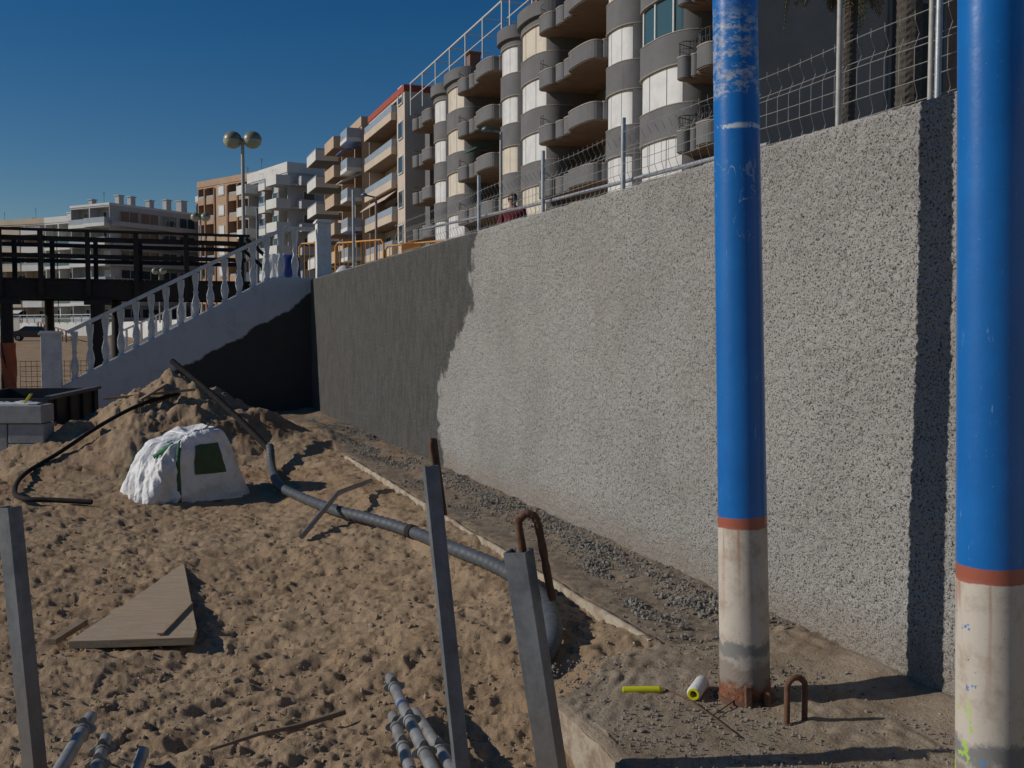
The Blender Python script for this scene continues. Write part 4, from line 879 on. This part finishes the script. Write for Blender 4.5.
def gen(name, label, loc, tan, L, Dp, H, wall, cols, rooftop=None, floors=7, side_windows=0, z_first=.3, fp=2.95, band=None, parap=.9):
    t = Vector((tan[0], tan[1], 0)).normalized(); xa = Vector((t.y, -t.x, 0)); rz = math.atan2(xa.y, xa.x)
    e = empty(name, label, 'building', (loc[0], loc[1], 2.4), rz)
    b = MB(); rec = 1.5
    b.box((rec, 0, -.3), (Dp, L, H)); b.box((0, 0, H-.25), (rec-.002, L, H)); 
    yy = sorted(set([0, L]+[c['y'][0] for c in cols]+[c['y'][1] for c in cols]))
    for y in yy: b.box((.002, max(0, y-.12), -.3), (rec-.004, min(L, y+.12), H-.252))
    b.build('wall', wall, e)
    b = MB(); b.box((-.08, -.08, H), (.25, L+.08, H+parap)); b.box((.252, -.08, H), (Dp, .25, H+parap)); b.box((Dp-.25, .252, H), (Dp, L, H+parap)); b.build('roof_parapet', band or wall, e)
    for c in cols:
        y0_, y1_ = c['y']; y0b, y1b = c.get('bal', (y0_+.15, y1_-.15)); pj = c.get('proj', 0); bm_ = c.get('mat', wall)
        for k in range(floors):
            zf = z_first+fp*k
            if zf+1.2 > H: continue
            if c['t'] == 'plain':
                b = MB(); b.box((.002, y0_+.12, zf), (rec-.004, y1_-.12, min(zf+fp, H-.26))) ; b.build('infill', wall, e)
                b = MB(); yc = (y0_+y1_)/2; b.box((-.05, yc-.7, zf+.9), (.01, yc+.7, min(zf+2.2, H-.3))); w_ = b.build('window', c.get('win', GLS), e); b = MB(); b.box((-.08, yc-.78, zf+.82), (.0, yc-.7, zf+2.28)); b.box((-.08, yc+.7, zf+.82), (.0, yc+.78, zf+2.28)); b.box((-.08, yc-.7, zf+2.2), (0, yc+.7, zf+2.28)); b.box((-.12, yc-.78, zf+.74), (0, yc+.78, zf+.82)); b.build('frame', FRW, w_); continue
            b = MB(); b.box((-pj, y0b, zf-.22), (rec, y1b, zf)); ba = b.build('balcony', c.get('slab', bm_), e)
            ph = c.get('ph', .95); b = MB(); tk = .1
            sol = c.get('solid', .95)
            b.box((-pj-.02, y0b-.01, zf-.25), (-pj+tk, y1b+.01, zf+sol)); 
            if pj > .2: b.box((-pj+tk, y0b-.01, zf-.25), (-.002, y0b+tk, zf+sol)); b.box((-pj+tk, y1b-tk, zf-.25), (-.002, y1b+.01, zf+sol))
            b.build('parapet', bm_, ba)
            if sol < .9:
                b = MB(); b.box((-pj+.02, y0b, zf+sol), (-pj+.06, y1b, zf+1.05)); 
                if pj > .2: b.box((-pj+.06, y0b, zf+sol), (0, y0b+.04, zf+1.05))
                b.build('railing', c.get('rail', GRL), ba)
            W_ = y1_-y0_; nw = max(1, int(W_/3.2))
            for i in range(nw):
                ya = y0_+W_*(i+.5)/nw-.95; b = MB(); b.box((rec-.05, ya, zf), (rec+.01, ya+1.9, min(zf+2.15, H-.3))); w_ = b.build('window', random.choice([GLS, GLS, TR1, SHW, SOFF]), e)
                b = MB(); b.box((rec-.09, ya-.07, zf), (rec, ya, zf+2.2)); b.box((rec-.09, ya+1.9, zf), (rec, ya+1.97, zf+2.2)); b.box((rec-.09, ya, zf+2.15), (rec, ya+1.9, zf+2.22)); b.box((rec-.09, ya+.92, zf), (rec-.04, ya+.98, zf+2.15)); b.build('frame', FRW, w_)
            if zf+2.7 < H and c.get('awn') and random.random() < c['awn']:
                b = MB(); am = random.choice(c.get('awnm', [WHB])); x1_ = -pj-.5; vs = [(x1_, y0b+.1, zf+1.75), (x1_, y1b-.1, zf+1.75), (0, y1b-.1, zf+2.55), (0, y0b+.1, zf+2.55)]
                vs += [(x, y, z-.05) for x, y, z in vs]; b.add(vs, [(0,1,2,3),(7,6,5,4),(0,4,5,1),(1,5,6,2),(2,6,7,3),(3,7,4,0)]); b.build('awning', am, e)
    for i in range(side_windows):
        for k in range(floors):
            zf = z_first+fp*k
            if zf+2.4 > H: continue
            x = 2.2+i*(Dp-3)/max(1, side_windows); b = MB(); b.box((x, -.04, zf+.7), (x+1.5, .02, zf+2.1)); w_ = b.build('window', GLS, e)
            b = MB(); b.box((x-.08, -.07, zf+.62), (x, .0, zf+2.18)); b.box((x+1.5, -.07, zf+.62), (x+1.58, .0, zf+2.18)); b.box((x, -.07, zf+2.1), (x+1.5, 0, zf+2.18)); b.box((x, -.1, zf+.62), (x+1.5, 0, zf+.7)); b.build('frame', FRW, w_)
    if rooftop:
        for (x, y, w, d, h) in rooftop:
            b = MB(); b.box((x, y, H), (x+w, y+d, H+h)); b.box((x-.12, y-.12, H+h), (x+w+.12, y+d+.12, H+h+.15)); b.build('chimney' if w < 1.6 else 'roof_room', wall, e)
    return e
BLA = M('blue_awning', (.12, .22, .5), (.1, .18, .42), 4, .7, 10, 0)
o = W(21.6, 83.6)
gen('cream_apartment_block', 'cream apartment block with a red roof band and pale glass balconies', (o.x, o.y), (D.x, D.y), 14.0, 14, 19.6, PNK,
    [dict(y=(0, 2.6), t='plain'), dict(y=(2.6, 14.0), t='b', proj=.5, solid=.42, mat=CRM, rail=GRL, slab=SOFF, awn=.25, awnm=[PNK])], floors=7, z_first=.25, band=RED, parap=.55, rooftop=[(4, 3, 4, 4, 1.4)], side_windows=2)
o = W(21.2, 99)
gen('ochre_apartment_block', 'ochre apartment block with jutting white and ochre box balconies', (o.x, o.y), (D.x, D.y), 21.5, 14, 19.6, OCH,
    [dict(y=(0, 3.6), t='b', proj=1.5, solid=.12, mat=WHB, rail=GRL, slab=WHG, awn=.6, awnm=[WHB, BLA]), dict(y=(3.6, 10.5), bal=(4.4, 9.6), t='b', proj=2.0, mat=OCH, slab=SOFF), dict(y=(10.5, 21.5), bal=(12.5, 18.5), t='b', proj=2.5, mat=WHB, slab=GRB, solid=.85)], floors=7, z_first=.6, rooftop=[(3, 8, 3, 3, 2)])
gen('white_balcony_block', 'grey white apartment block with stepped white corner balconies', (-28.6, 128), (-.6, .8), 13, 14, 19.4, WHG,
    [dict(y=(0, 3.0), bal=(-.8, 2.4), t='b', proj=1.9, mat=WHB, slab=WHG), dict(y=(3.0, 4.6), t='plain'), dict(y=(4.6, 7.4), bal=(4.9, 7.0), t='b', proj=1.0, mat=WHB, slab=TAN, solid=.6), dict(y=(7.4, 9.0), t='plain'), dict(y=(9.0, 13), bal=(9.4, 12.6), t='b', proj=1.8, mat=WHB, slab=WHG)], floors=7, z_first=.2, side_windows=3, band=WHB, parap=1.3)
# balconies along its shaded side
wb = bpy.data.objects['white_balcony_block']
for k in range(6):
    for (xa, xb) in ((1.2, 5.0), (6.5, 10.5), (11.5, 14)):
        zf = .2+2.95*(k+1); b = MB(); b.box((xa, -1.5, zf-.2), (xb, -.002, zf)); b.box((xa, -1.5, zf), (xb, -1.4, zf+.95)); b.box((xa, -1.4, zf), (xa+.1, -.002, zf+.95)); b.box((xb-.1, -1.4, zf), (xb, -.002, zf+.95)); b.build('side_balcony', WHG, wb)
gen('tan_apartment_block', 'tan apartment block with recessed loggias behind brown pillars', (-35.9, 141), (-11.3, 10), 15.2, 14, 20.6, TAN,
    [dict(y=(0, 1.4), t='plain'), dict(y=(1.4, 4.6), t='b', mat=TAN, solid=.75), dict(y=(4.6, 7.2), t='b', mat=TAN, solid=.75), dict(y=(7.2, 10.6), t='plain', win=SHW), dict(y=(10.6, 13.2), t='b', mat=TAN, solid=.75), dict(y=(13.2, 15.2), t='b', mat=TAN, solid=.75)], floors=7, z_first=.5, side_windows=2, rooftop=[(4, 6, .8, .8, 1.2)])
tb_ = bpy.data.objects['tan_apartment_block']
for y in (1.4, 3.1, 4.6, 7.2, 10.6, 13.2): b = MB(); b.box((-.16, y-.16, -.3), (.004, y+.16, 20.2)); b.build('pillar', BRK, tb_)
gen('white_terrace_block', 'low white apartment block with deep terraces and many chimneys', (-60.2, 150), (-.87, .5), 9.0, 17, 18.0, WHG,
    [dict(y=(0, 4.6), bal=(-.4, 4.3), t='b', proj=1.3, mat=WHB, slab=WHB, solid=.25), dict(y=(4.6, 9.0), bal=(4.8, 8.8), t='b', proj=.6, mat=WHB, slab=WHB, solid=.25, rail=GRL)], floors=6, z_first=.3, band=WHB, parap=.35,
    rooftop=[(2.5, 1, .9, .9, 1.7), (5.5, 2, .9, .8, 1.9), (8.4, 1.2, .9, .9, 1.6), (12.0, 1.5, 1.0, .9, 2.1), (14.6, 1, 1.2, 1.2, 2.2), (1.2, 5.5, .8, .8, 1.2)])
wt = bpy.data.objects['white_terrace_block']
for k in range(6):
    zf = .3+2.95*k
    for (xa, xb) in ((1.8, 5.2), (5.6, 9.0), (9.6, 12.6), (13.2, 16.4)):
        b = MB(); b.box((xa, -.05, zf+.25), (xb, .01, zf+2.2)); w_ = b.build('window', GLS, wt); b = MB()
        for i in range(3): x = xa+(xb-xa)*i/2; b.box((x-.06, -.09, zf+.2), (x+.06, -.0, zf+2.25))
        b.box((xa-.06, -.11, zf+2.2), (xb+.06, -.0, zf+2.3)); b.box((xa-.06, -.11, zf+.14), (xb+.06, 0, zf+.24))
        b.build('frame', WHG, w_)
    b = MB(); b.box((-.3, -1.0, zf-.2), (17, -.002, zf)); b.box((-.3, -1.0, zf), (17, -.95, zf+.55 if k % 2 else zf+.9)); b.build('side_terrace', WHG, wt)
gen('set_back_white_block', 'set back white upper block with blue glass terrace behind the timber walkway', (-68.6, 156), (-.87, .5), 6.5, 14, 16.2, WHB,
    [dict(y=(0, 3.2), t='b', proj=.3, mat=WHB, solid=.2, rail=GLG), dict(y=(3.2, 6.5), t='b', proj=.3, mat=WHB, solid=.2, rail=GLG)], floors=6, z_first=.3, rooftop=[(3, 2, 4, 3, 1.8)])
gen('long_cream_block', 'long low cream apartment block at the far left behind the timber walkway', (-76, 163), (-.93, .36), 44, 14, 16.6, CRM,
    [dict(y=(i*4.4, i*4.4+4.4), t='b', proj=.9, mat=CRM if i % 2 else WHB, slab=WHG, solid=.7, awn=.3, awnm=[WHB, OCH]) for i in range(10)], floors=6, z_first=.3, band=CRM, rooftop=[(5, 8, .7, .7, 1.6), (5, 16, .7, .7, 1.2), (4, 27, .9, .9, 1.5)])
gen('distant_white_house', 'small white gabled top floor block between the terrace block and the tan block', (-47.5, 160), (-.7, .7), 6, 10, 20.2, WHG, [dict(y=(0, 3), t='plain'), dict(y=(3, 6), t='plain')], floors=6, side_windows=2, band=WHB, rooftop=[(1, 1, .9, .9, 1.5)])
# roof antennas, parts of their buildings
def antenna(parent, x, y, z, h):
    b = MB(); b.tube([(x, y, z), (x, y, z+h)], .03, 4, False); 
    for i in range(5): b.tube([(x-.35+.03*i, y-.2, z+h-.12*i), (x+.35-.03*i, y+.2, z+h-.12*i)], .015, 4, False)
    b.build('antenna', RAILD, parent)
for nm, cnt in (('grey_apartment_block', 8), ('cream_apartment_block', 4), ('ochre_apartment_block', 5), ('tan_apartment_block', 4), ('white_balcony_block', 4)):
    bl = bpy.data.objects[nm]
    for i in range(cnt):
        k = random.randint(1, 5)
        if nm[0] == 'g': yy, xx, zz = random.choice([15.5, 30.4, 12.2, 27, 17.2, 31.6]), 1.0, SH0[k]+random.uniform(-1.2, .4)
        else: yy, xx, zz = random.uniform(3.2, 11), 1.2, .3+2.95*k+.9
        if zz < .5: continue
        b = MB(); b.box((xx, yy, zz), (xx+.32, yy+.8, zz+.55)); b.tube([(xx-.02, yy+.3, zz+.28), (xx+.01, yy+.3, zz+.28)], .2, 12); b.build('air_conditioner', FRW, bl)
antenna(tb_, 3, 3, 21, 3); antenna(tb_, 4, 8, 21, 2.4); antenna(bpy.data.objects['long_cream_block'], 3, 5, 17, 2.6); antenna(bpy.data.objects['long_cream_block'], 3, 12, 17, 2.2); antenna(wt, 3, 5, 18, 2.5); antenna(bpy.data.objects['ochre_apartment_block'], 3, 14, 20, 2)
# ================================================================== FAR BEACH THINGS
FR = M('white_railing_paint', (.6, .6, .58), (.5, .5, .5), 3, .6, 10, 0)
def far_rail(a, c, name, label, h=1.0, post=1.6):
    a = Vector(a); c = Vector(c); d = c-a; L = d.length; e = empty(name, label, 'railing', a, 0); b = MB(); b.beam((0, 0, h), d+Vector((0, 0, h)), .08, .08); b.beam((0, 0, h*.5), d+Vector((0, 0, h*.5)), .05, .05); b.build('rails', FR, e)
    n = int(L/post); b = MB()
    for i in range(n+1): q = d*(i/n); b.box((q.x-.05, q.y-.05, q.z), (q.x+.05, q.y+.05, q.z+h))
    b.build('uprights', FR, e)
far_rail((-100, 137.6, 2.6), (-64, 129.8, 2.6), 'promenade_railing', 'thin white railing along the far promenade wall')
far_rail((-64, 129.6, 2.6), (-47, 118.2, 2.6), 'promenade_railing', 'white railing on the bend of the far promenade wall')
# ramp with dark railing going down to the far beach
a = dp(38, 322, 112); c = dp(66, 331, 96); 
e = empty('ramp_railing', 'dark slanting railing of the ramp down to the far sand', 'railing', a); b = MB(); d = c-a; b.beam((0, 0, 0), d, .12, .12); b.beam((0, 0, -.5), d+Vector((0, 0, -.5)), .08, .08)
for i in range(9): q = d*(i/8); b.box((q.x-.06, q.y-.06, q.z-1.2), (q.x+.06, q.y+.06, q.z))
b.build('bars', BRK, e)
# car on the sand
CARP = M('dull_maroon_car_paint', (.07, .045, .05), (.055, .035, .04), 3, .35, 10, 0); TYRE = M('black_rubber', (.02, .02, .02), (.03, .03, .03), 9, .8, 20, 0)
q = dp(34, 334.5, 100); q.z = gz(q.x, q.y)
car = empty('parked_car', 'dark car parked on the far sand below the white wall', 'car', q, R(200))
prof = [(-2.1, .35), (-2.15, .75), (-1.95, .95), (-1.3, 1.0), (-.75, 1.42), (.75, 1.45), (1.35, 1.02), (2.0, .88), (2.12, .6), (2.08, .35)]
def sidebody(prof, hw, z0=0):
    b = MB(); n = len(prof); vs = []
    for y in (-hw, -hw*.94, hw*.94, hw): vs += [(x, y*(.86 if z > 1.1 else 1), z) if abs(y) == hw else (x, y*(.88 if z > 1.1 else 1), z+.02) for x, z in prof]
    fs = [(j*n+i, j*n+(i+1) % n, (j+1)*n+(i+1) % n, (j+1)*n+i) for j in range(3) for i in range(n)]+[tuple(range(n-1, -1, -1)), tuple(range(3*n, 4*n))]
    return b.add(vs, fs)
sidebody(prof, .85).build('body', CARP, car, bevel=.04)
b = MB()
for s in (-1, 1): b.add([(-.70, s*.78, 1.34), (.68, s*.78, 1.36), (1.15, s*.86, 1.03), (-1.15, s*.86, 1.03), (-.70, s*.76, 1.34), (.68, s*.76, 1.36), (1.15, s*.83, 1.03), (-1.15, s*.83, 1.03)], [(0,1,2,3),(7,6,5,4),(0,4,5,1),(1,5,6,2),(2,6,7,3),(3,7,4,0)])
b.build('side_windows', GLS, car)
b = MB(); b.beam((-1.24, -.6, 1.06), (-1.24, .6, 1.06), .03, .1); b.build('rear_window', GLS, car)
for x in (-1.35, 1.35):
    for s in (-1, 1):
        b = MB(); b.tube([(x, s*.68, .32), (x, s*.88, .32)], .32, 16); w_ = b.build('wheel', TYRE, car); b = MB(); b.tube([(x, s*.87, .32), (x, s*.895, .32)], .18, 12); b.build('rim', GALV, w_)
for s in (-1, 1): b = MB(); b.box((2.05, s*.7-.14, .62), (2.14, s*.7+.14, .76)); b.build('headlight', FRW, car)
# second white staircase further along
s2v = VW; uu2 = 58.0
e2 = empty('beach_staircase', 'distant white staircase glimpsed between the nearer balusters', 'staircase', W(VW, uu2, 0), WA)
b = MB(); out = [(-5.0, -.3), (.2, -.3), (.2, 2.5), (-.6, 2.5), (-5.0, .35)]; m_ = len(out); vs = [(x, 0, z) for x, z in out]+[(x, 2, z) for x, z in out]; b.add(vs, [tuple(range(m_)), tuple(range(2*m_-1, m_-1, -1))]+[(i, m_+i, m_+(i+1) % m_, (i+1) % m_) for i in range(m_)]); b.build('side_wall', WHITE, e2)
b = MB(); b.beam((-5, .1, 1.3), (-.6, .1, 3.4), .14, .1); b.beam((-.6, .1, 3.4), (.2, .1, 3.4), .14, .1); b.build('handrail', WHITE, e2)
for i in range(12): x = -4.8+i*.38; b = MB(); b.box((x-.06, .04, .3+(x+5)*.48), (x+.06, .16, 1.3+(x+5)*.48)); b.build('baluster', WHITE, e2)
b = MB(); b.box((-5.4, -.1, -.3), (-5.0, .3, 1.5)); b.build('pillar', WHITE, e2)
# ================================================================== PALMS
BARK = M('palm_bark', (.085, .07, .058), (.045, .036, .03), 12, .95, 40, .03)
FRG = M('palm_leaf_green', (.055, .075, .025), (.09, .095, .03), 3, .6, 20, 0); FRD = M('dry_palm_leaf', (.13, .10, .055), (.09, .07, .04), 3, .8, 20, 0)
def palm(loc, H, r, label, seed, bend=(0, 0), nf=34, fl=2.9):
    random.seed(seed); e = empty('palm_tree', label, 'palm tree', loc, random.random()*6)
    b = MB(); N = int(H/.07); vs = []; fs = []; n = 18
    for i in range(N+1):
        t = i/N; cx = bend[0]*math.sin(t*3.1); cy = bend[1]*math.sin(t*3.1); rr = r*(1.25-.35*min(1, t*4))*(1 if t < .9 else 1+1.2*(t-.9)*4)
        for k in range(n):
            a = 2*math.pi*k/n; st_ = 1+.07*((i+k*.5) % 2)+.06*random.random()
            vs.append((cx+rr*st_*math.cos(a+.3*i), cy+rr*st_*math.sin(a+.3*i), H*t)) if False else vs.append((cx+rr*st_*math.cos(a), cy+rr*st_*math.sin(a), H*t))
    for i in range(N):
        for k in range(n): a = i*n+k; c = i*n+(k+1) % n; fs.append((a, c, c+n, a+n))
    b.add(vs, fs); b.build('trunk', BARK, e)
    cx, cy = bend[0]*math.sin(3.1), bend[1]*math.sin(3.1)
    for grp, mt, nn, el0, el1 in (('crown', FRG, nf, -.25, 1.35), ('dry_fronds', FRD, nf//2, -1.1, -.35)):
        b = MB()
        for f in range(nn):
            az = f*2.39996+random.random()*.3; el = el0+(el1-el0)*(f+.5)/nn; ln = fl*random.uniform(.8, 1.05)*(1 if grp == 'crown' else .75)
            pts = []; p = Vector((cx, cy, H-.1)); e_ = el
            for i in range(15):
                pts.append(p.copy()); p = p+Vector((math.cos(az)*math.cos(e_), math.sin(az)*math.cos(e_), math.sin(e_)))*ln/14; e_ -= (.10 if grp == 'crown' else .05)*(1+.5*random.random())*(1 if e_ > -1.4 else 0)
            b.tube(pts, .02, 4, False, rf=lambda i, N: .03*(1-i/N)+.006)
            for i in range(2, 29):
                q = i/2; a_ = pts[int(min(q, 13))]; c_ = pts[int(min(q, 13))+1]; pos = a_.lerp(c_, q-int(min(q, 13)) if q < 14 else 1); t = (c_-a_).normalized()
                side = t.cross(Vector((0, 0, 1))).normalized(); ll = .5*math.sin(math.pi*min(1, .15+i/32))**.6*random.uniform(.8, 1.1)
                for s in (-1, 1):
                    dr = (side*s*.8+t*.65+Vector((0, 0, -.25-.2*random.random()))).normalized(); wv = t.cross(dr).normalized().cross(dr)*.018
                    tip = pos+dr*ll; mid_ = pos+dr*ll*.5; b.add([pos-wv*.6, mid_-wv, tip, mid_+wv, pos+wv*.6], [(0, 1, 2, 3, 4)])
        b.build(grp, mt, e, recalc=False)
    return e
q = dp(851, 60, 24); palm((q.x, q.y, 2.4), 8.8, .19, 'slim palm tree behind the wire fence with drooping green fronds', 3, (-.12, .1))
q = dp(906, 60, 19.5); palm((q.x, q.y, 2.4), 8.8, .24, 'stout dark palm tree near the paired fence posts', 5, (.05, .1), 30, 2.4)
# ================================================================== PERSON
SKIN = M('skin', (.32, .17, .11), (.28, .15, .10), 6, .6, 30, 0); SHIRT = M('dark_red_shirt', (.15, .012, .02), (.11, .01, .015), 7, .85, 40, .004); TROU = M('dark_trousers', (.03, .03, .04), (.04, .04, .05), 7, .85, 40, .002); HAIR = M('dark_hair', (.02, .015, .012), (.03, .022, .016), 20, .8, 80, .004); SPEC = glass('dark_sunglasses', (.01, .01, .01), .1)
def skinmesh(name, verts, edges, radii, mat, parent, root=0, sub=2):
    me = bpy.data.meshes.new(name); me.from_pydata(verts, edges, []); o = bpy.data.objects.new(name+'_tmp', me); COL.objects.link(o)
    sk = o.modifiers.new('s', 'SKIN'); me.skin_vertices.new() if not me.skin_vertices else None
    for i, r in enumerate(radii): rr = r if isinstance(r, tuple) else (r, r); me.skin_vertices[0].data[i].radius = rr; me.skin_vertices[0].data[i].use_root = (i == root)
    ss = o.modifiers.new('u', 'SUBSURF'); ss.levels = sub; ss.render_levels = sub
    dg = bpy.context.evaluated_depsgraph_get(); ev = o.evaluated_get(dg); m2 = bpy.data.meshes.new_from_object(ev); m2.name = name
    bpy.data.objects.remove(o); m2.materials.clear(); m2.materials.append(mat); m2.polygons.foreach_set('use_smooth', [True]*len(m2.polygons))
    n = bpy.data.objects.new(name, m2); COL.objects.link(n); n.parent = parent; return n
q = dp(513, 194, 17.6)
pe = empty('person', 'person in a dark red top and sunglasses looking over the grey wall', 'person', (q.x, q.y, q.z-1.71), R(-14))
# facing -y (towards the beach camera)
bv = [(0,0,.95),(0,.01,1.12),(0,.02,1.30),(0,.02,1.42),(0,.0,1.50),(0,-.015,1.58),
      (.17,.02,1.41),(.225,.0,1.14),(.20,-.16,1.0),(.17,-.24,.98),(-.17,.02,1.41),(-.235,.0,1.14),(-.21,-.14,.98),(-.18,-.22,.96),
      (.095,0,.90),(.10,-.01,.50),(.10,.02,.09),(.11,-.12,.04),(-.095,0,.90),(-.10,-.01,.50),(-.10,.02,.09),(-.11,-.12,.04)]
be = [(0,1),(1,2),(2,3),(3,4),(4,5),(3,6),(6,7),(7,8),(8,9),(3,10),(10,11),(11,12),(12,13),(0,14),(14,15),(15,16),(16,17),(0,18),(18,19),(19,20),(20,21)]
br = [(.15,.11),(.14,.10),(.16,.11),(.11,.09),.052,.055,.062,.043,.032,.03,.062,.043,.032,.03,.085,.055,.04,.035,.085,.055,.04,.035]
body = skinmesh('body', bv, be, br, SKIN, pe)
b = MB(); prof = []
hd = MB(); vs = []; fs = []; n = 20; m = 18
for j in range(m+1):
    ph = math.pi*j/m; z = -math.cos(ph); rr = math.sin(ph)
    for k in range(n):
        a = 2*math.pi*k/n; x = .074*rr*math.cos(a); y = .093*rr*math.sin(a); zz = .118*z
        if z < 0: x *= 1-.28*(-z); y = y*(1-.12*(-z))-.012*(-z)
        fr = max(0, -math.sin(a))*rr
        if fr > .9 and -.35 < z < .15: y -= .022*(1-abs(z+.18)/.34) if abs(z+.18) < .34 and abs(math.cos(a)) < .32 else 0
        if fr > .8 and .0 < z < .25 and .2 < abs(math.cos(a)) < .65: y += .008
        vs.append((x, y, 1.60+zz))
for j in range(m):
    for k in range(n): a = j*n+k; c = j*n+(k+1) % n; fs.append((a, c, c+n, a+n))
hd.add(vs, fs, True)
for s in (-1, 1): hd.lathe([(.006, -.028), (.018, -.015), (.02, .01), (.010, .028)], (s*.077, .01, 1.60), 8)
hd.box((-.022, -.101, 1.545), (.022, -.088, 1.551)); hd.build('head', SKIN, pe)
h2 = MB(); vs2 = []; 
for j in range(m//2, m+1):
    ph = math.pi*j/m
    for k in range(n):
        a = 2*math.pi*k/n; z = -math.cos(ph); front = max(0, -math.sin(a)); lo = z if (front < .55 or z > .55) else .55
        vs2.append((.083*math.sin(ph)*math.cos(a), .102*math.sin(ph)*math.sin(a)+.012, 1.615+.122*lo))
h2.add(vs2, [(j*n+k, j*n+(k+1) % n, (j+1)*n+(k+1) % n, (j+1)*n+k) for j in range(m-m//2) for k in range(n)], True); h2.build('hair', HAIR, pe)
b = MB(); b.box((-.066, -.108, 1.592), (-.010, -.094, 1.625)); b.box((.010, -.108, 1.592), (.066, -.094, 1.625)); b.box((-.012, -.108, 1.61), (.012, -.100, 1.62)); b.box((-.08, -.10, 1.612), (-.066, .01, 1.622)); b.box((.066, -.10, 1.612), (.08, .01, 1.622)); b.build('sunglasses', SPEC, pe, bevel=.003)
sv = [(0,0,.98),(0,.01,1.12),(0,.02,1.30),(0,.02,1.415),(.17,.02,1.40),(.227,.0,1.14),(.205,-.14,1.01),(-.17,.02,1.40),(-.237,.0,1.14),(-.213,-.12,.99)]
skinmesh('top', sv, [(0,1),(1,2),(2,3),(3,4),(4,5),(5,6),(3,7),(7,8),(8,9)], [(.175,.135),(.165,.125),(.185,.13),(.12,.10),.085,.06,.048,.085,.06,.048], SHIRT, pe)
tv = [(0,0,.98),(.095,0,.90),(.10,-.01,.50),(.10,.02,.12),(-.095,0,.90),(-.10,-.01,.50),(-.10,.02,.12)]
skinmesh('trousers', tv, [(0,1),(1,2),(2,3),(0,4),(4,5),(5,6)], [(.165,.125),.105,.075,.062,.105,.075,.062], TROU, pe)
for s in (-1, 1):
    for f in range(4):
        b = MB(); x0 = s*.175+(f-1.5)*.018; y0_ = -.265 if s > 0 else -.245; z0 = .97 if s > 0 else .95; ln = (.030, .034, .032, .026)[f]
        b.tube([(x0, y0_+.02, z0), (x0, y0_-ln*.6, z0-.005), (x0, y0_-ln*1.1, z0-.03), (x0, y0_-ln*.9, z0-.055)], .008, 8); b.build('finger', SKIN, pe)
    b = MB(); x0 = s*.175-s*.03; b.tube([(x0+s*.008, y0_+.03, z0), (x0-s*.015, y0_+.0, z0-.01), (x0-s*.018, y0_-.025, z0-.025)], .0095, 8); b.build('thumb', SKIN, pe)
# ================================================================== LIGHT
SA = R(SUN_A); SE = R(SUN_E)
sd = Vector((-math.cos(SA)*math.cos(SE), -math.sin(SA)*math.cos(SE), math.sin(SE)))
sl = bpy.data.lights.new('sun', 'SUN'); sl.energy = SUN_P; sl.angle = R(.53); sl.color = (1, .935, .85)
so = bpy.data.objects.new('sun', sl); COL.objects.link(so); so.rotation_euler = sd.to_track_quat('Z', 'Y').to_euler(); so.location = (0, 0, 30)
w = bpy.data.worlds.new('World'); S.world = w; w.use_nodes = True; nt = w.node_tree; bg = nt.nodes['Background']
sk = nt.nodes.new('ShaderNodeTexSky'); sk.sky_type = 'NISHITA'; sk.sun_disc = False; sk.sun_elevation = SE; sk.sun_rotation = math.atan2(sd.x, sd.y) % (2*math.pi)
sk.air_density = 1.0; sk.dust_density = .1; sk.ozone_density = 3; sk.altitude = 0
hs_ = nt.nodes.new('ShaderNodeHueSaturation'); hs_.inputs['Saturation'].default_value = 1.42; hs_.inputs['Hue'].default_value = .506; nt.links.new(sk.outputs[0], hs_.inputs['Color']); nt.links.new(hs_.outputs[0], bg.inputs[0]); bg.inputs[1].default_value = SKY_S
S.view_settings.view_transform = 'Standard'; S.view_settings.look = 'None'; S.view_settings.exposure = EXPO; S.view_settings.gamma = 1; S.view_settings.use_curve_mapping = False
S.render.resolution_x = 1024; S.render.resolution_y = 768
S.render.engine = 'CYCLES'
